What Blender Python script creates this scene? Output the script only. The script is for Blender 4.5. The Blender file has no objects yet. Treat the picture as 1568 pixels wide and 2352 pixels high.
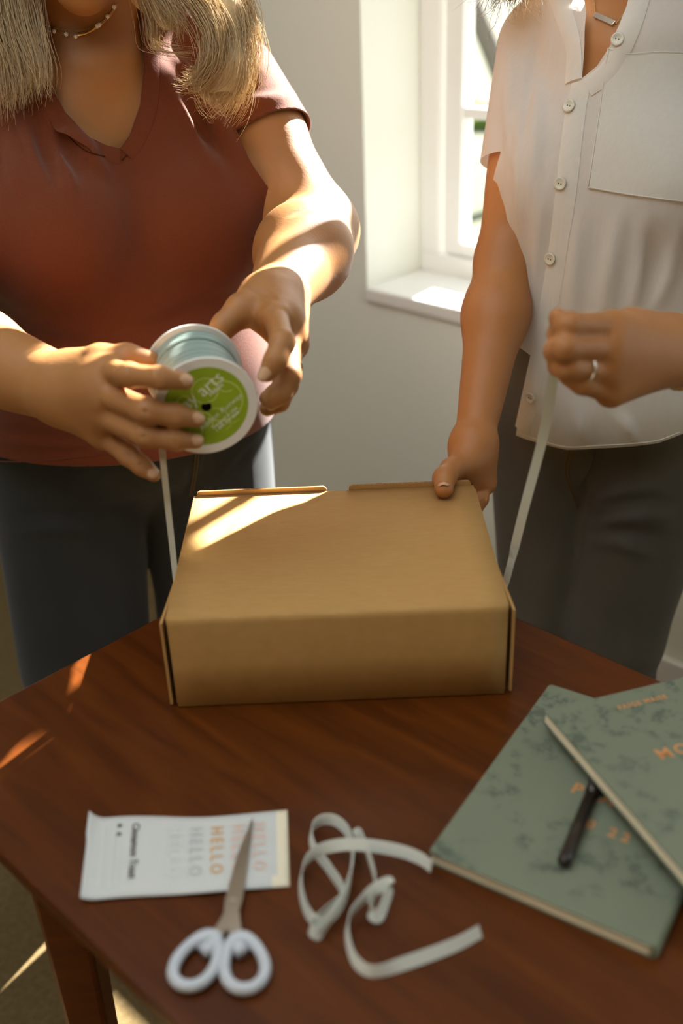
import bpy, bmesh, math, random
import numpy as np
from mathutils import Vector, Matrix

# ------------------------------------------------------------------ camera, light, exposure
scene = bpy.context.scene
COL = scene.collection
F_PX, CXP, CYP = 2440.0, 784.0, 1176.0          # focal length and centre in pixels of the 1568 x 2352 frame
PITCH, ROLL, CAM_H = 0.4873, -0.0405, 1.426
cF = np.array([0.0, math.cos(PITCH), -math.sin(PITCH)])
_R0 = np.array([1.0, 0, 0]); _U0 = np.cross(_R0, cF)
cR = math.cos(ROLL) * _R0 + math.sin(ROLL) * _U0
cU = -math.sin(ROLL) * _R0 + math.cos(ROLL) * _U0
CAM = np.array([0.0, 0.0, CAM_H])
cam_data = bpy.data.cameras.new('camera')
cam = bpy.data.objects.new('camera', cam_data); COL.objects.link(cam)
cam.matrix_world = Matrix(((cR[0], cU[0], -cF[0], 0), (cR[1], cU[1], -cF[1], 0), (cR[2], cU[2], -cF[2], CAM_H), (0, 0, 0, 1)))
cam_data.sensor_fit = 'VERTICAL'; cam_data.sensor_height = 36.0; cam_data.sensor_width = 24.0
cam_data.lens = F_PX / 2352 * 36.0
cam_data.clip_start = 0.02
cam_data.dof.use_dof = True; cam_data.dof.focus_distance = 1.27; cam_data.dof.aperture_fstop = 2.5
scene.camera = cam

S = math.sqrt(0.5)
def W(u, v, z=0.0):
    """room coordinates (u along the window wall, v towards it) to world"""
    return (S * (u + v), S * (v - u), z)
SUN_EL = math.radians(31)
_tr = np.array(W(0.14, -1.0)); _tr = _tr / np.linalg.norm(_tr)
SUN_DIR = np.array([_tr[0] * math.cos(SUN_EL), _tr[1] * math.cos(SUN_EL), -math.sin(SUN_EL)])   # the way the light travels
sun_d = bpy.data.lights.new('sun', 'SUN'); sun_d.energy = 46.0; sun_d.angle = math.radians(0.6); sun_d.color = (1.0, 0.97, 0.92)
sun = bpy.data.objects.new('sun', sun_d); COL.objects.link(sun)
sun.rotation_mode = 'QUATERNION'; sun.rotation_quaternion = Vector(SUN_DIR.tolist()).to_track_quat('-Z', 'Y')
sun.location = W(-1.5, 6, 5)

world = bpy.data.worlds.new('World'); scene.world = world; world.use_nodes = True
wn = world.node_tree; wn.nodes.clear()
sky = wn.nodes.new('ShaderNodeTexSky'); sky.sky_type = 'NISHITA'; sky.sun_disc = False
sky.sun_elevation = SUN_EL; sky.sun_rotation = math.atan2(-SUN_DIR[0], -SUN_DIR[1]); sky.altitude = 100; sky.dust_density = 2.0
bg = wn.nodes.new('ShaderNodeBackground'); bg.inputs['Strength'].default_value = 1.0
wo = wn.nodes.new('ShaderNodeOutputWorld')
haze = wn.nodes.new('ShaderNodeMix'); haze.data_type = 'RGBA'; haze.inputs[0].default_value = 0.10      # pale hazy sky
haze.inputs[6].default_value = (1.80, 1.92, 2.0, 1)
wn.links.new(sky.outputs[0], haze.inputs[7]); wn.links.new(haze.outputs[2], bg.inputs[0]); wn.links.new(bg.outputs[0], wo.inputs[0])

scene.view_settings.view_transform = 'Standard'; scene.view_settings.look = 'None'
scene.view_settings.exposure = 0.36; scene.view_settings.gamma = 1.0
scene.view_settings.use_curve_mapping = False
scene.cycles.use_denoising = True
scene.cycles.max_bounces = 10; scene.cycles.diffuse_bounces = 6; scene.cycles.transmission_bounces = 6
scene.cycles.caustics_reflective = False; scene.cycles.caustics_refractive = False
scene.cycles.sample_clamp_indirect = 6.0

def portal(name, u0, u1, z0, z1, v=None, u=None):
    """sampling aid in a window opening: lets the sky's own light find the way in"""
    d = bpy.data.lights.new(name, 'AREA'); d.shape = 'RECTANGLE'; d.cycles.is_portal = True
    o = bpy.data.objects.new(name, d); COL.objects.link(o)
    d.size = abs(u1 - u0); d.size_y = z1 - z0
    if v is not None:
        o.location = W((u0 + u1) / 2, v, (z0 + z1) / 2); n = Vector(W(0, -1)); 
    elif u > 0:
        o.location = W(u, (u0 + u1) / 2, (z0 + z1) / 2); n = Vector(W(-1, 0))
    o.rotation_mode = 'QUATERNION'; o.rotation_quaternion = n.to_track_quat('-Z', 'Z')
    return o

# ------------------------------------------------------------------ picking points of the place
def ray(px, py):
    d = cF + (px - CXP) / F_PX * cR - (py - CYP) / F_PX * cU
    return d
def atY(px, py, Y):
    d = ray(px, py); return CAM + d * (Y / d[1])
def atZ(px, py, z):
    d = ray(px, py); return CAM + d * ((z - CAM_H) / d[2])
def toUV(p):
    return ((p[0] - p[1]) * S, (p[0] + p[1]) * S)

# ------------------------------------------------------------------ materials
def mat(name, col, rough=0.6, spec=0.3, metal=0.0, noise=None, bump=None, sss=None, sheen=0.0, coat=0.0, trans=None):
    """noise=(scale, other colour, amount, stretch)  bump=(scale, strength, stretch)"""
    m = bpy.data.materials.new(name); m.use_nodes = True
    nt = m.node_tree; b = nt.nodes['Principled BSDF']
    b.inputs['Base Color'].default_value = (*col, 1); b.inputs['Roughness'].default_value = rough
    b.inputs['Specular IOR Level'].default_value = spec; b.inputs['Metallic'].default_value = metal
    b.inputs['Sheen Weight'].default_value = sheen; b.inputs['Coat Weight'].default_value = coat
    tc = nt.nodes.new('ShaderNodeTexCoord')
    def coords(stretch):
        mp = nt.nodes.new('ShaderNodeMapping'); mp.inputs['Scale'].default_value = stretch
        nt.links.new(tc.outputs['Object'], mp.inputs[0]); return mp
    if noise:
        sc, c2, amt, st = noise
        n = nt.nodes.new('ShaderNodeTexNoise'); n.inputs['Scale'].default_value = sc; n.inputs['Detail'].default_value = 5
        nt.links.new(coords(st).outputs[0], n.inputs['Vector'])
        r = nt.nodes.new('ShaderNodeValToRGB'); r.color_ramp.elements[0].position = 0.5 - amt; r.color_ramp.elements[1].position = 0.5 + amt
        r.color_ramp.elements[0].color = (*col, 1); r.color_ramp.elements[1].color = (*c2, 1)
        nt.links.new(n.outputs['Fac'], r.inputs[0]); nt.links.new(r.outputs[0], b.inputs['Base Color'])
    if bump:
        sc, stg, st = bump
        n = nt.nodes.new('ShaderNodeTexNoise'); n.inputs['Scale'].default_value = sc; n.inputs['Detail'].default_value = 3
        nt.links.new(coords(st).outputs[0], n.inputs['Vector'])
        bp = nt.nodes.new('ShaderNodeBump'); bp.inputs['Strength'].default_value = stg; bp.inputs['Distance'].default_value = 0.002
        nt.links.new(n.outputs['Fac'], bp.inputs['Height']); nt.links.new(bp.outputs[0], b.inputs['Normal'])
    if sss:
        b.inputs['Subsurface Weight'].default_value = sss[0]; b.inputs['Subsurface Radius'].default_value = sss[1]; b.inputs['Subsurface Scale'].default_value = sss[2]
    if trans:
        out = nt.nodes['Material Output']; tl = nt.nodes.new('ShaderNodeBsdfTranslucent'); mx = nt.nodes.new('ShaderNodeMixShader')
        tl.inputs['Color'].default_value = (*trans[1], 1); mx.inputs[0].default_value = trans[0]
        nt.links.new(b.outputs[0], mx.inputs[1]); nt.links.new(tl.outputs[0], mx.inputs[2]); nt.links.new(mx.outputs[0], out.inputs[0])
    return m

M = {}
M['wall'] = mat('wall_paint', (0.76, 0.785, 0.71), 0.8, 0.2, bump=(180, 0.05, (1, 1, 1)))
M['bounce_cut_wall'] = mat('bounce_cut_paint', (0.20, 0.165, 0.12), 0.8, 0.2)  # unseen rear and right walls, darkened to cut bounce light from the front
M['trim'] = mat('white_trim', (0.80, 0.80, 0.77), 0.45, 0.4)
M['ceiling'] = mat('ceiling_paint', (0.75, 0.73, 0.68), 0.9, 0.1)
M['carpet'] = mat('carpet', (0.115, 0.080, 0.034), 0.95, 0.05, noise=(90, (0.16, 0.115, 0.055), 0.2, (1, 1, 1)), bump=(400, 0.6, (1, 1, 1)))
M['lawn'] = mat('lawn', (0.048, 0.058, 0.030), 0.9, 0.1, noise=(0.8, (0.080, 0.082, 0.050), 0.2, (1, 1, 1)))
M['bark'] = mat('bark', (0.10, 0.085, 0.07), 0.9, 0.1, bump=(30, 0.8, (1, 1, 0.3)))
M['leaf'] = mat('leaf', (0.09, 0.15, 0.04), 0.6, 0.3, trans=(0.35, (0.2, 0.3, 0.05)))
M['card'] = mat('cardboard', (0.48, 0.28, 0.098), 0.75, 0.2, noise=(60, (0.43, 0.25, 0.082), 0.25, (1, 6, 1)), bump=(350, 0.12, (1, 1, 1)))
M['card_edge'] = mat('cardboard_edge', (0.36, 0.20, 0.08), 0.85, 0.1, noise=(300, (0.24, 0.13, 0.05), 0.1, (1, 0.1, 1)))
M['paper'] = mat('white_paper', (0.62, 0.64, 0.61), 0.7, 0.2)
M['paper_edge'] = mat('cream_paper', (0.84, 0.77, 0.58), 0.7, 0.2)
M['steel'] = mat('steel', (0.52, 0.48, 0.42), 0.28, 0.5, metal=1.0)
M['white_plastic'] = mat('white_plastic', (0.56, 0.60, 0.64), 0.35, 0.5)
M['spool_white'] = mat('spool_card', (0.80, 0.78, 0.71), 0.5, 0.3)
M['green'] = mat('green_label', (0.30, 0.42, 0.016), 0.45, 0.4)
M['lightgreen'] = mat('light_green_print', (0.55, 0.66, 0.16), 0.5, 0.3)
M['print_white'] = mat('white_print', (0.75, 0.78, 0.62), 0.5, 0.3)
M['hole'] = mat('dark_hole', (0.012, 0.008, 0.006), 0.9, 0.0)
M['ribbon'] = mat('sage_ribbon', (0.40, 0.47, 0.42), 0.55, 0.3, bump=(500, 0.15, (1, 1, 1)), sheen=0.1)
M['ribbon_roll'] = mat('wound_ribbon', (0.22, 0.31, 0.27), 0.5, 0.35, sheen=0.2)
M['ribbon_loose'] = mat('loose_ribbon', (0.66, 0.69, 0.62), 0.55, 0.3, sheen=0.1)
M['orange_print'] = mat('copper_foil', (0.62, 0.27, 0.09), 0.4, 0.5)
M['pink_print'] = mat('pink_print', (0.72, 0.52, 0.44), 0.5, 0.3)
M['tan_print'] = mat('tan_print', (0.66, 0.40, 0.16), 0.5, 0.3)
M['grey_print'] = mat('grey_print', (0.50, 0.53, 0.50), 0.5, 0.3)
M['dark_print'] = mat('dark_print', (0.10, 0.085, 0.07), 0.5, 0.3)
M['faint_print'] = mat('faint_print', (0.66, 0.70, 0.64), 0.5, 0.3)
M['pen'] = mat('dark_pen', (0.018, 0.012, 0.010), 0.22, 0.5)
M['gold'] = mat('gold', (0.75, 0.50, 0.18), 0.28, 0.5, metal=1.0)
M['silver'] = mat('silver', (0.72, 0.68, 0.60), 0.25, 0.5, metal=1.0)
M['gem'] = mat('gem', (0.85, 0.85, 0.84), 0.08, 0.9)
M['pearl'] = mat('mother_of_pearl', (0.62, 0.57, 0.44), 0.25, 0.6, noise=(90, (0.50, 0.50, 0.42), 0.2, (1, 1, 1)))
M['nail'] = mat('nail', (0.55, 0.33, 0.19), 0.25, 0.5)
M['skin1'] = mat('skin_light', (0.385, 0.178, 0.060), 0.5, 0.35, noise=(14, (0.34, 0.150, 0.048), 0.25, (1, 1, 1)), bump=(260, 0.10, (1, 1, 1)), sss=(0.12, (1.0, 0.35, 0.18), 0.010))
M['skin2'] = mat('skin_tan', (0.415, 0.180, 0.060), 0.5, 0.35, noise=(14, (0.36, 0.150, 0.046), 0.25, (1, 1, 1)), bump=(260, 0.08, (1, 1, 1)), sss=(0.12, (1.0, 0.35, 0.18), 0.010))
M['lips'] = mat('lips', (0.42, 0.14, 0.10), 0.4, 0.4)
M['rust'] = mat('rust_jersey', (0.145, 0.035, 0.011), 0.85, 0.15, noise=(500, (0.128, 0.030, 0.009), 0.2, (1, 1, 1)), bump=(700, 0.25, (1, 1, 1)), sheen=0.2)
M['rust_seam'] = mat('rust_seam', (0.060, 0.014, 0.005), 0.9, 0.1)
M['linen'] = mat('sheer_white', (0.88, 0.875, 0.81), 0.8, 0.2, noise=(160, (0.83, 0.825, 0.76), 0.2, (1, 3, 0.2)), bump=(420, 0.2, (3, 3, 1)), trans=(0.42, (0.86, 0.84, 0.78)))
M['stitch'] = mat('stitch_thread', (0.15, 0.10, 0.05), 0.8, 0.1)
M['shoe'] = mat('shoe', (0.10, 0.09, 0.08), 0.6, 0.3)
M['glass'] = mat('glass', (1, 1, 1), 0.0, 0.5)
_b = M['glass'].node_tree.nodes['Principled BSDF']; _b.inputs['Transmission Weight'].default_value = 1.0; _b.inputs['IOR'].default_value = 1.0; _b.inputs['Alpha'].default_value = 0.08

def denim(name, c1, c2):
    m = mat(name, c1, 0.85, 0.15, noise=(7, c2, 0.22, (1, 1, 0.5)), sheen=0.15)
    nt = m.node_tree; b = nt.nodes['Principled BSDF']
    tc = nt.nodes.new('ShaderNodeTexCoord')
    wv = nt.nodes.new('ShaderNodeTexWave'); wv.wave_type = 'BANDS'; wv.bands_direction = 'DIAGONAL'; wv.inputs['Scale'].default_value = 260; wv.inputs['Distortion'].default_value = 1.5
    nt.links.new(tc.outputs['Object'], wv.inputs['Vector'])
    bp = nt.nodes.new('ShaderNodeBump'); bp.inputs['Strength'].default_value = 0.25; bp.inputs['Distance'].default_value = 0.001
    nt.links.new(wv.outputs['Fac'], bp.inputs['Height']); nt.links.new(bp.outputs[0], b.inputs['Normal'])
    return m
M['denim1'] = denim('dark_denim', (0.019, 0.022, 0.023), (0.030, 0.035, 0.038))
M['denim2'] = denim('grey_denim', (0.062, 0.060, 0.048), (0.112, 0.107, 0.086))

def wood(name):
    m = bpy.data.materials.new(name); m.use_nodes = True; nt = m.node_tree; b = nt.nodes['Principled BSDF']
    tc = nt.nodes.new('ShaderNodeTexCoord')
    mp = nt.nodes.new('ShaderNodeMapping'); mp.inputs['Scale'].default_value = (1.6, 15, 15)
    nt.links.new(tc.outputs['Object'], mp.inputs[0])
    n = nt.nodes.new('ShaderNodeTexNoise'); n.inputs['Scale'].default_value = 3.2; n.inputs['Detail'].default_value = 7; n.inputs['Distortion'].default_value = 0.8
    nt.links.new(mp.outputs[0], n.inputs['Vector'])
    r = nt.nodes.new('ShaderNodeValToRGB'); e = r.color_ramp.elements
    e[0].position = 0.28; e[0].color = (0.060, 0.0140, 0.0016, 1); e[1].position = 0.72; e[1].color = (0.116, 0.029, 0.0030, 1)
    nt.links.new(n.outputs['Fac'], r.inputs[0]); nt.links.new(r.outputs[0], b.inputs['Base Color'])
    b.inputs['Roughness'].default_value = 0.36; b.inputs['Specular IOR Level'].default_value = 0.22
    n2 = nt.nodes.new('ShaderNodeTexNoise'); n2.inputs['Scale'].default_value = 20; nt.links.new(mp.outputs[0], n2.inputs['Vector'])
    bp = nt.nodes.new('ShaderNodeBump'); bp.inputs['Strength'].default_value = 0.08; bp.inputs['Distance'].default_value = 0.001
    nt.links.new(n2.outputs['Fac'], bp.inputs['Height']); nt.links.new(bp.outputs[0], b.inputs['Normal'])
    return m
M['wood'] = wood('red_brown_wood')

def cover(name):
    """sage cloth cover with a darker botanical print"""
    m = mat(name, (0.19, 0.245, 0.195), 0.6, 0.3); nt = m.node_tree; b = nt.nodes['Principled BSDF']
    tc = nt.nodes.new('ShaderNodeTexCoord')
    v = nt.nodes.new('ShaderNodeTexNoise'); v.inputs['Scale'].default_value = 60; v.inputs['Detail'].default_value = 4; v.inputs['Roughness'].default_value = 0.7
    n = nt.nodes.new('ShaderNodeTexNoise'); n.inputs['Scale'].default_value = 13; n.inputs['Detail'].default_value = 2
    for t in (v, n): nt.links.new(tc.outputs['Object'], t.inputs['Vector'])
    mu = nt.nodes.new('ShaderNodeMath'); mu.operation = 'MULTIPLY'
    r1 = nt.nodes.new('ShaderNodeMapRange'); r1.inputs[1].default_value = 0.52; r1.inputs[2].default_value = 0.62
    r2 = nt.nodes.new('ShaderNodeMapRange'); r2.inputs[1].default_value = 0.50; r2.inputs[2].default_value = 0.58
    nt.links.new(v.outputs['Fac'], r1.inputs[0]); nt.links.new(n.outputs['Fac'], r2.inputs[0])
    nt.links.new(r1.outputs[0], mu.inputs[0]); nt.links.new(r2.outputs[0], mu.inputs[1])
    mx = nt.nodes.new('ShaderNodeMix'); mx.data_type = 'RGBA'
    mx.inputs[6].default_value = (0.185, 0.212, 0.145, 1); mx.inputs[7].default_value = (0.100, 0.125, 0.090, 1)
    nt.links.new(mu.outputs[0], mx.inputs[0]); nt.links.new(mx.outputs[2], b.inputs['Base Color'])
    return m
M['cover'] = cover('sage_cover')

# ------------------------------------------------------------------ object helpers
def obj(name, mesh, material=None, parent=None, smooth=False):
    o = bpy.data.objects.new(name, mesh); COL.objects.link(o)
    if material: mesh.materials.append(M[material] if isinstance(material, str) else material)
    if parent: o.parent = parent
    if smooth:
        mesh.polygons.foreach_set('use_smooth', [True] * len(mesh.polygons))
    return o
def tag(o, label=None, cat=None, group=None, kind=None):
    if label: o['label'] = label
    if cat: o['category'] = cat
    if group: o['group'] = group
    if kind: o['kind'] = kind
    return o
def empty(name, loc=(0, 0, 0), rz=0.0):
    o = bpy.data.objects.new(name, None); COL.objects.link(o); o.location = loc; o.rotation_euler = (0, 0, rz); o.empty_display_size = 0.05
    return o
def pymesh(name, verts, faces):
    me = bpy.data.meshes.new(name); me.from_pydata([tuple(map(float, v)) for v in verts], [], [tuple(map(int, f)) for f in faces]); me.update(); return me
def bm_box(bm, x0, x1, y0, y1, z0, z1):
    vs = [bm.verts.new(p) for p in ((x0, y0, z0), (x1, y0, z0), (x1, y1, z0), (x0, y1, z0), (x0, y0, z1), (x1, y0, z1), (x1, y1, z1), (x0, y1, z1))]
    for f in ((0, 3, 2, 1), (4, 5, 6, 7), (0, 1, 5, 4), (1, 2, 6, 5), (2, 3, 7, 6), (3, 0, 4, 7)): bm.faces.new([vs[i] for i in f])
    return vs
def box_mesh(name, x0, x1, y0, y1, z0, z1, bevel=0.0, seg=2):
    bm = bmesh.new(); bm_box(bm, x0, x1, y0, y1, z0, z1)
    if bevel: bmesh.ops.bevel(bm, geom=list(bm.edges), offset=bevel, segments=seg, affect='EDGES', profile=0.5)
    me = bpy.data.meshes.new(name); bm.to_mesh(me); bm.free(); return me
def room_box(name, u0, u1, v0, v1, z0, z1, material, parent=None, bevel=0.0):
    """a box in room coordinates"""
    bm = bmesh.new(); bm_box(bm, u0, u1, v0, v1, z0, z1)
    if bevel: bmesh.ops.bevel(bm, geom=list(bm.edges), offset=bevel, segments=2, affect='EDGES', profile=0.5)
    for q in bm.verts: q.co = Vector(W(q.co.x, q.co.y, q.co.z))
    me = bpy.data.meshes.new(name); bm.to_mesh(me); bm.free()
    return obj(name, me, material, parent)
def catmull(P, n=8, closed=False):
    P = np.asarray(P, float); out = []
    m = len(P)
    for i in range(m - 1 if not closed else m):
        p0 = P[i - 1] if (i > 0 or closed) else 2 * P[0] - P[1]
        p1 = P[i]; p2 = P[(i + 1) % m]
        p3 = P[(i + 2) % m] if (i + 2 < m or closed) else 2 * P[-1] - P[-2]
        for k in range(n):
            t = k / n
            out.append(0.5 * ((2 * p1) + (-p0 + p2) * t + (2 * p0 - 5 * p1 + 4 * p2 - p3) * t * t + (-p0 + 3 * p1 - 3 * p2 + p3) * t ** 3))
    if not closed: out.append(P[-1])
    return np.array(out)
def unit(v):
    v = np.asarray(v, float); return v / (np.linalg.norm(v) + 1e-12)
def tube_data(path, radii, sides=8, closed=False, caps=True):
    path = np.asarray(path, float); n = len(path)
    radii = np.full(n, radii) if np.isscalar(radii) else np.asarray(radii)
    T = np.gradient(path, axis=0) if not closed else np.roll(path, -1, 0) - np.roll(path, 1, 0)
    T = T / (np.linalg.norm(T, axis=1, keepdims=True) + 1e-12)
    ref = np.array([0, 0, 1.0]) if abs(T[0][2]) < 0.9 else np.array([1.0, 0, 0])
    N = unit(np.cross(T[0], ref)); V = []; Fc = []
    for i in range(n):
        N = unit(N - T[i] * (N @ T[i])); B = np.cross(T[i], N)
        for k in range(sides):
            a = 2 * math.pi * k / sides
            V.append(path[i] + radii[i] * (math.cos(a) * N + math.sin(a) * B))
    for i in range(n if closed else n - 1):
        j = (i + 1) % n
        for k in range(sides):
            l = (k + 1) % sides
            Fc.append((i * sides + k, j * sides + k, j * sides + l, i * sides + l))
    if caps and not closed:
        Fc.append(tuple(range(sides))[::1]); Fc.append(tuple((n - 1) * sides + k for k in range(sides))[::-1])
    return V, Fc
def tube(name, path, radii, material, parent=None, sides=8, closed=False):
    V, Fc = tube_data(path, radii, sides, closed)
    return obj(name, pymesh(name, V, Fc), material, parent, smooth=True)
def band(name, path, wdirs, width, material, parent=None, thick=0.0005):
    """a flat ribbon with thickness along a path"""
    path = np.asarray(path, float); n = len(path); T = np.gradient(path, axis=0); V = []; Fc = []
    for i in range(n):
        t = unit(T[i]); w = np.asarray(wdirs[i], float); w = unit(w - t * (w @ t)); nn = np.cross(t, w)
        for a, b in ((-1, -1), (1, -1), (1, 1), (-1, 1)): V.append(path[i] + a * w * width / 2 + b * nn * thick / 2)
    for i in range(n - 1):
        for k in range(4):
            l = (k + 1) % 4; Fc.append((i * 4 + k, i * 4 + l, (i + 1) * 4 + l, (i + 1) * 4 + k))
    Fc.append((3, 2, 1, 0)); Fc.append(tuple((n - 1) * 4 + k for k in range(4)))
    return obj(name, pymesh(name, V, Fc), material, parent, smooth=False)
def lathe(name, prof, seg=48, closed_prof=True):
    """(r, z) profile turned about z"""
    V = []; Fc = []; n = len(prof)
    for k in range(seg):
        a = 2 * math.pi * k / seg
        for r, z in prof: V.append((r * math.cos(a), r * math.sin(a), z))
    for k in range(seg):
        l = (k + 1) % seg
        for i in range(n if closed_prof else n - 1):
            j = (i + 1) % n; Fc.append((k * n + i, l * n + i, l * n + j, k * n + j))
    return pymesh(name, V, Fc)
def text_mesh(name, body, size, extrude=0.00008, bold=False, spacing=1.0, shear=0.0):
    c = bpy.data.curves.new(name, 'FONT'); c.body = body; c.size = size; c.extrude = extrude; c.align_x = 'CENTER'; c.align_y = 'CENTER'
    c.space_character = spacing; c.shear = shear; c.resolution_u = 2
    if bold: c.offset = size * 0.02
    o = bpy.data.objects.new(name, c); COL.objects.link(o)
    dg = bpy.context.evaluated_depsgraph_get(); me = bpy.data.meshes.new_from_object(o.evaluated_get(dg))
    bpy.data.objects.remove(o); bpy.data.curves.remove(c); return me
def frame_matrix(o, x, y, z):
    return Matrix(((x[0], y[0], z[0], o[0]), (x[1], y[1], z[1], o[1]), (x[2], y[2], z[2], o[2]), (0, 0, 0, 1)))
# ------------------------------------------------------------------ the room
WV = 1.745                                            # room face of the window wall
U0, U1, V0, ZC = -3.3, 2.3, -2.6, 2.55
A0, A1, B0, B1 = -1.632, -0.697, 0.73, 2.44           # reveal of the window in view
WT = 0.26                                             # wall thickness
tag(room_box('floor', U0, U1 + 0.2, V0, WV + WT, -0.1, 0, 'carpet'), kind='structure')

R0, R1, RZ0, RZ1 = 0.25, 1.30, 0.73, 2.30             # second window of the same wall, to the right of the frame
bm = bmesh.new()
for r in ((U0 - .2, A0, 0, ZC), (A1, R0, 0, ZC), (R1, U1 + .2, 0, ZC), (A0, A1, 0, B0), (A0, A1, B1, ZC), (R0, R1, 0, RZ0), (R0, R1, RZ1, ZC)): bm_box(bm, r[0], r[1], WV, WV + WT, r[2], r[3])
for q in bm.verts: q.co = Vector(W(q.co.x, q.co.y, q.co.z))
me = bpy.data.meshes.new('wall_window'); bm.to_mesh(me); bm.free(); tag(obj('wall_window', me, 'wall'), kind='structure')
tag(room_box('wall_right', U1, U1 + .2, V0, WV, 0, ZC, 'bounce_cut_wall'), kind='structure')
tag(room_box('wall_left', U0 - 0.2, U0, V0, WV, 0, ZC, 'wall'), kind='structure')
Q0, Q1, QV0, QV1 = -1.9, 0.4, -0.65, 0.85            # unseen roof opening, added to light the table and wall from above
tag(room_box('wall_rear', U0 - 0.2, U1 + 0.2, V0 - 0.2, V0, 0, ZC, 'bounce_cut_wall'), kind='structure')
tag(room_box('baseboard_window', U0, U1, WV - 0.014, WV, 0, 0.10, 'trim', bevel=0.003), kind='structure')
tag(room_box('baseboard_left', U0, U0 + 0.014, V0, WV - 0.014, 0, 0.10, 'trim', bevel=0.003), kind='structure')
# window in view
w1 = tag(empty('window_1', W((A0 + A1) / 2, WV + 0.2, B0)), kind='structure')
VF = WV + 0.185
fr = 0.055
def wpart(name, *a, bevel=0.004, material='trim'):
    o = room_box(name, *a, material, bevel=bevel); o.parent = w1; o.matrix_parent_inverse = Matrix.Translation(-w1.location); return o
wpart('sill', A0 + .001, A1 - .001, WV - 0.012, VF, B0 - 0.02, B0 + 0.012, bevel=0.005)
wpart('frame_rail', A0, A1, VF, VF + 0.07, B0, B0 + fr); wpart('frame_rail', A0, A1, VF, VF + 0.07, B1 - fr, B1)
wpart('frame_stile', A0, A0 + fr, VF, VF + 0.07, B0 + fr, B1 - fr); wpart('frame_stile', A1 - fr, A1, VF, VF + 0.07, B0 + fr, B1 - fr)
SA0, SA1, SB0, SB1 = A0 + fr + 0.006, A1 - fr - 0.006, B0 + fr + 0.002, B1 - fr - 0.004
st = 0.05
wpart('sash_stile', SA0, SA0 + st, VF + 0.012, VF + 0.052, SB0, SB1); wpart('sash_stile', SA1 - st, SA1, VF + 0.012, VF + 0.052, SB0, SB1)
wpart('sash_rail', SA0 + st, SA1 - st, VF + 0.012, VF + 0.052, SB0, SB0 + 0.03); wpart('sash_rail', SA0 + st, SA1 - st, VF + 0.012, VF + 0.052, SB1 - st, SB1)
GA0, GA1, GB0, GB1 = SA0 + st, SA1 - st, SB0 + 0.03, SB1 - st
mu = 0.024; cols = 3; rows = [GB0, 1.10, 1.40, 1.70, 2.0, GB1]
for k in range(1, cols):
    uc = GA0 + (GA1 - GA0) * k / cols; wpart('muntin', uc - mu / 2, uc + mu / 2, VF + 0.014, VF + 0.044, GB0, GB1, bevel=0.003)
for zc in rows[1:-1]:
    wpart('muntin', GA0, GA1, VF + 0.016, VF + 0.042, zc - mu / 2, zc + mu / 2, bevel=0.003)
for k in range(cols):
    for j in range(5):
        ua = GA0 + (GA1 - GA0) * k / cols; ub = GA0 + (GA1 - GA0) * (k + 1) / cols
        wpart('pane', ua, ub, VF + 0.027, VF + 0.030, rows[j], rows[j + 1], bevel=0, material='glass')
portal('window_portal', A0, A1, B0, B1, v=VF + 0.10)
# window in the right-hand wall
w2 = tag(empty('window_2', W((R0 + R1) / 2, WV + 0.2, RZ0)), kind='structure')
for a in ((R0, R1, RZ0, RZ0 + .06), (R0, R1, RZ1 - .06, RZ1), (R0, R0 + .06, RZ0 + .06, RZ1 - .06), (R1 - .06, R1, RZ0 + .06, RZ1 - .06), (.76, .79, RZ0 + .06, RZ1 - .06)):
    o = room_box('frame_rail', a[0], a[1], VF, VF + .06, a[2], a[3], 'trim', bevel=.004); o.parent = w2; o.matrix_parent_inverse = Matrix.Translation(-w2.location)
bm = bmesh.new()
for r in ((U0 - .2, Q0, V0 - .2, WV + WT), (Q1, U1 + .2, V0 - .2, WV + WT), (Q0, Q1, V0 - .2, QV0), (Q0, Q1, QV1, WV + WT)): bm_box(bm, r[0], r[1], r[2], r[3], ZC, ZC + .14)
for q in bm.verts: q.co = Vector(W(q.co.x, q.co.y, q.co.z))
me = bpy.data.meshes.new('ceiling'); bm.to_mesh(me); bm.free(); tag(obj('ceiling', me, 'ceiling'), kind='structure')
w3 = tag(empty('added_skylight', W((Q0 + Q1) / 2, (QV0 + QV1) / 2, ZC)), kind='structure')  # added skylight, out of view, for soft light from overhead
for a in ((Q0, Q1, QV0, QV0 + .05), (Q0, Q1, QV1 - .05, QV1), (Q0, Q0 + .05, QV0 + .05, QV1 - .05), (Q1 - .05, Q1, QV0 + .05, QV1 - .05), (-.425, -.375, QV0 + .05, QV1 - .05)):
    o = room_box('frame_rail', a[0], a[1], a[2], a[3], ZC + .08, ZC + .13, 'trim', bevel=.004); o.parent = w3; o.matrix_parent_inverse = Matrix.Translation(-w3.location)
pq = portal('window_portal.002', Q0, Q1, 0, QV1 - QV0, v=0); pq.location = W((Q0 + Q1) / 2, (QV0 + QV1) / 2, ZC + .07); pq.rotation_mode = 'XYZ'; pq.rotation_euler = (0, 0, -math.pi / 4)  # portal of the added roof opening
portal('window_portal.001', R0, R1, RZ0, RZ1, v=VF + 0.10)

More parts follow.
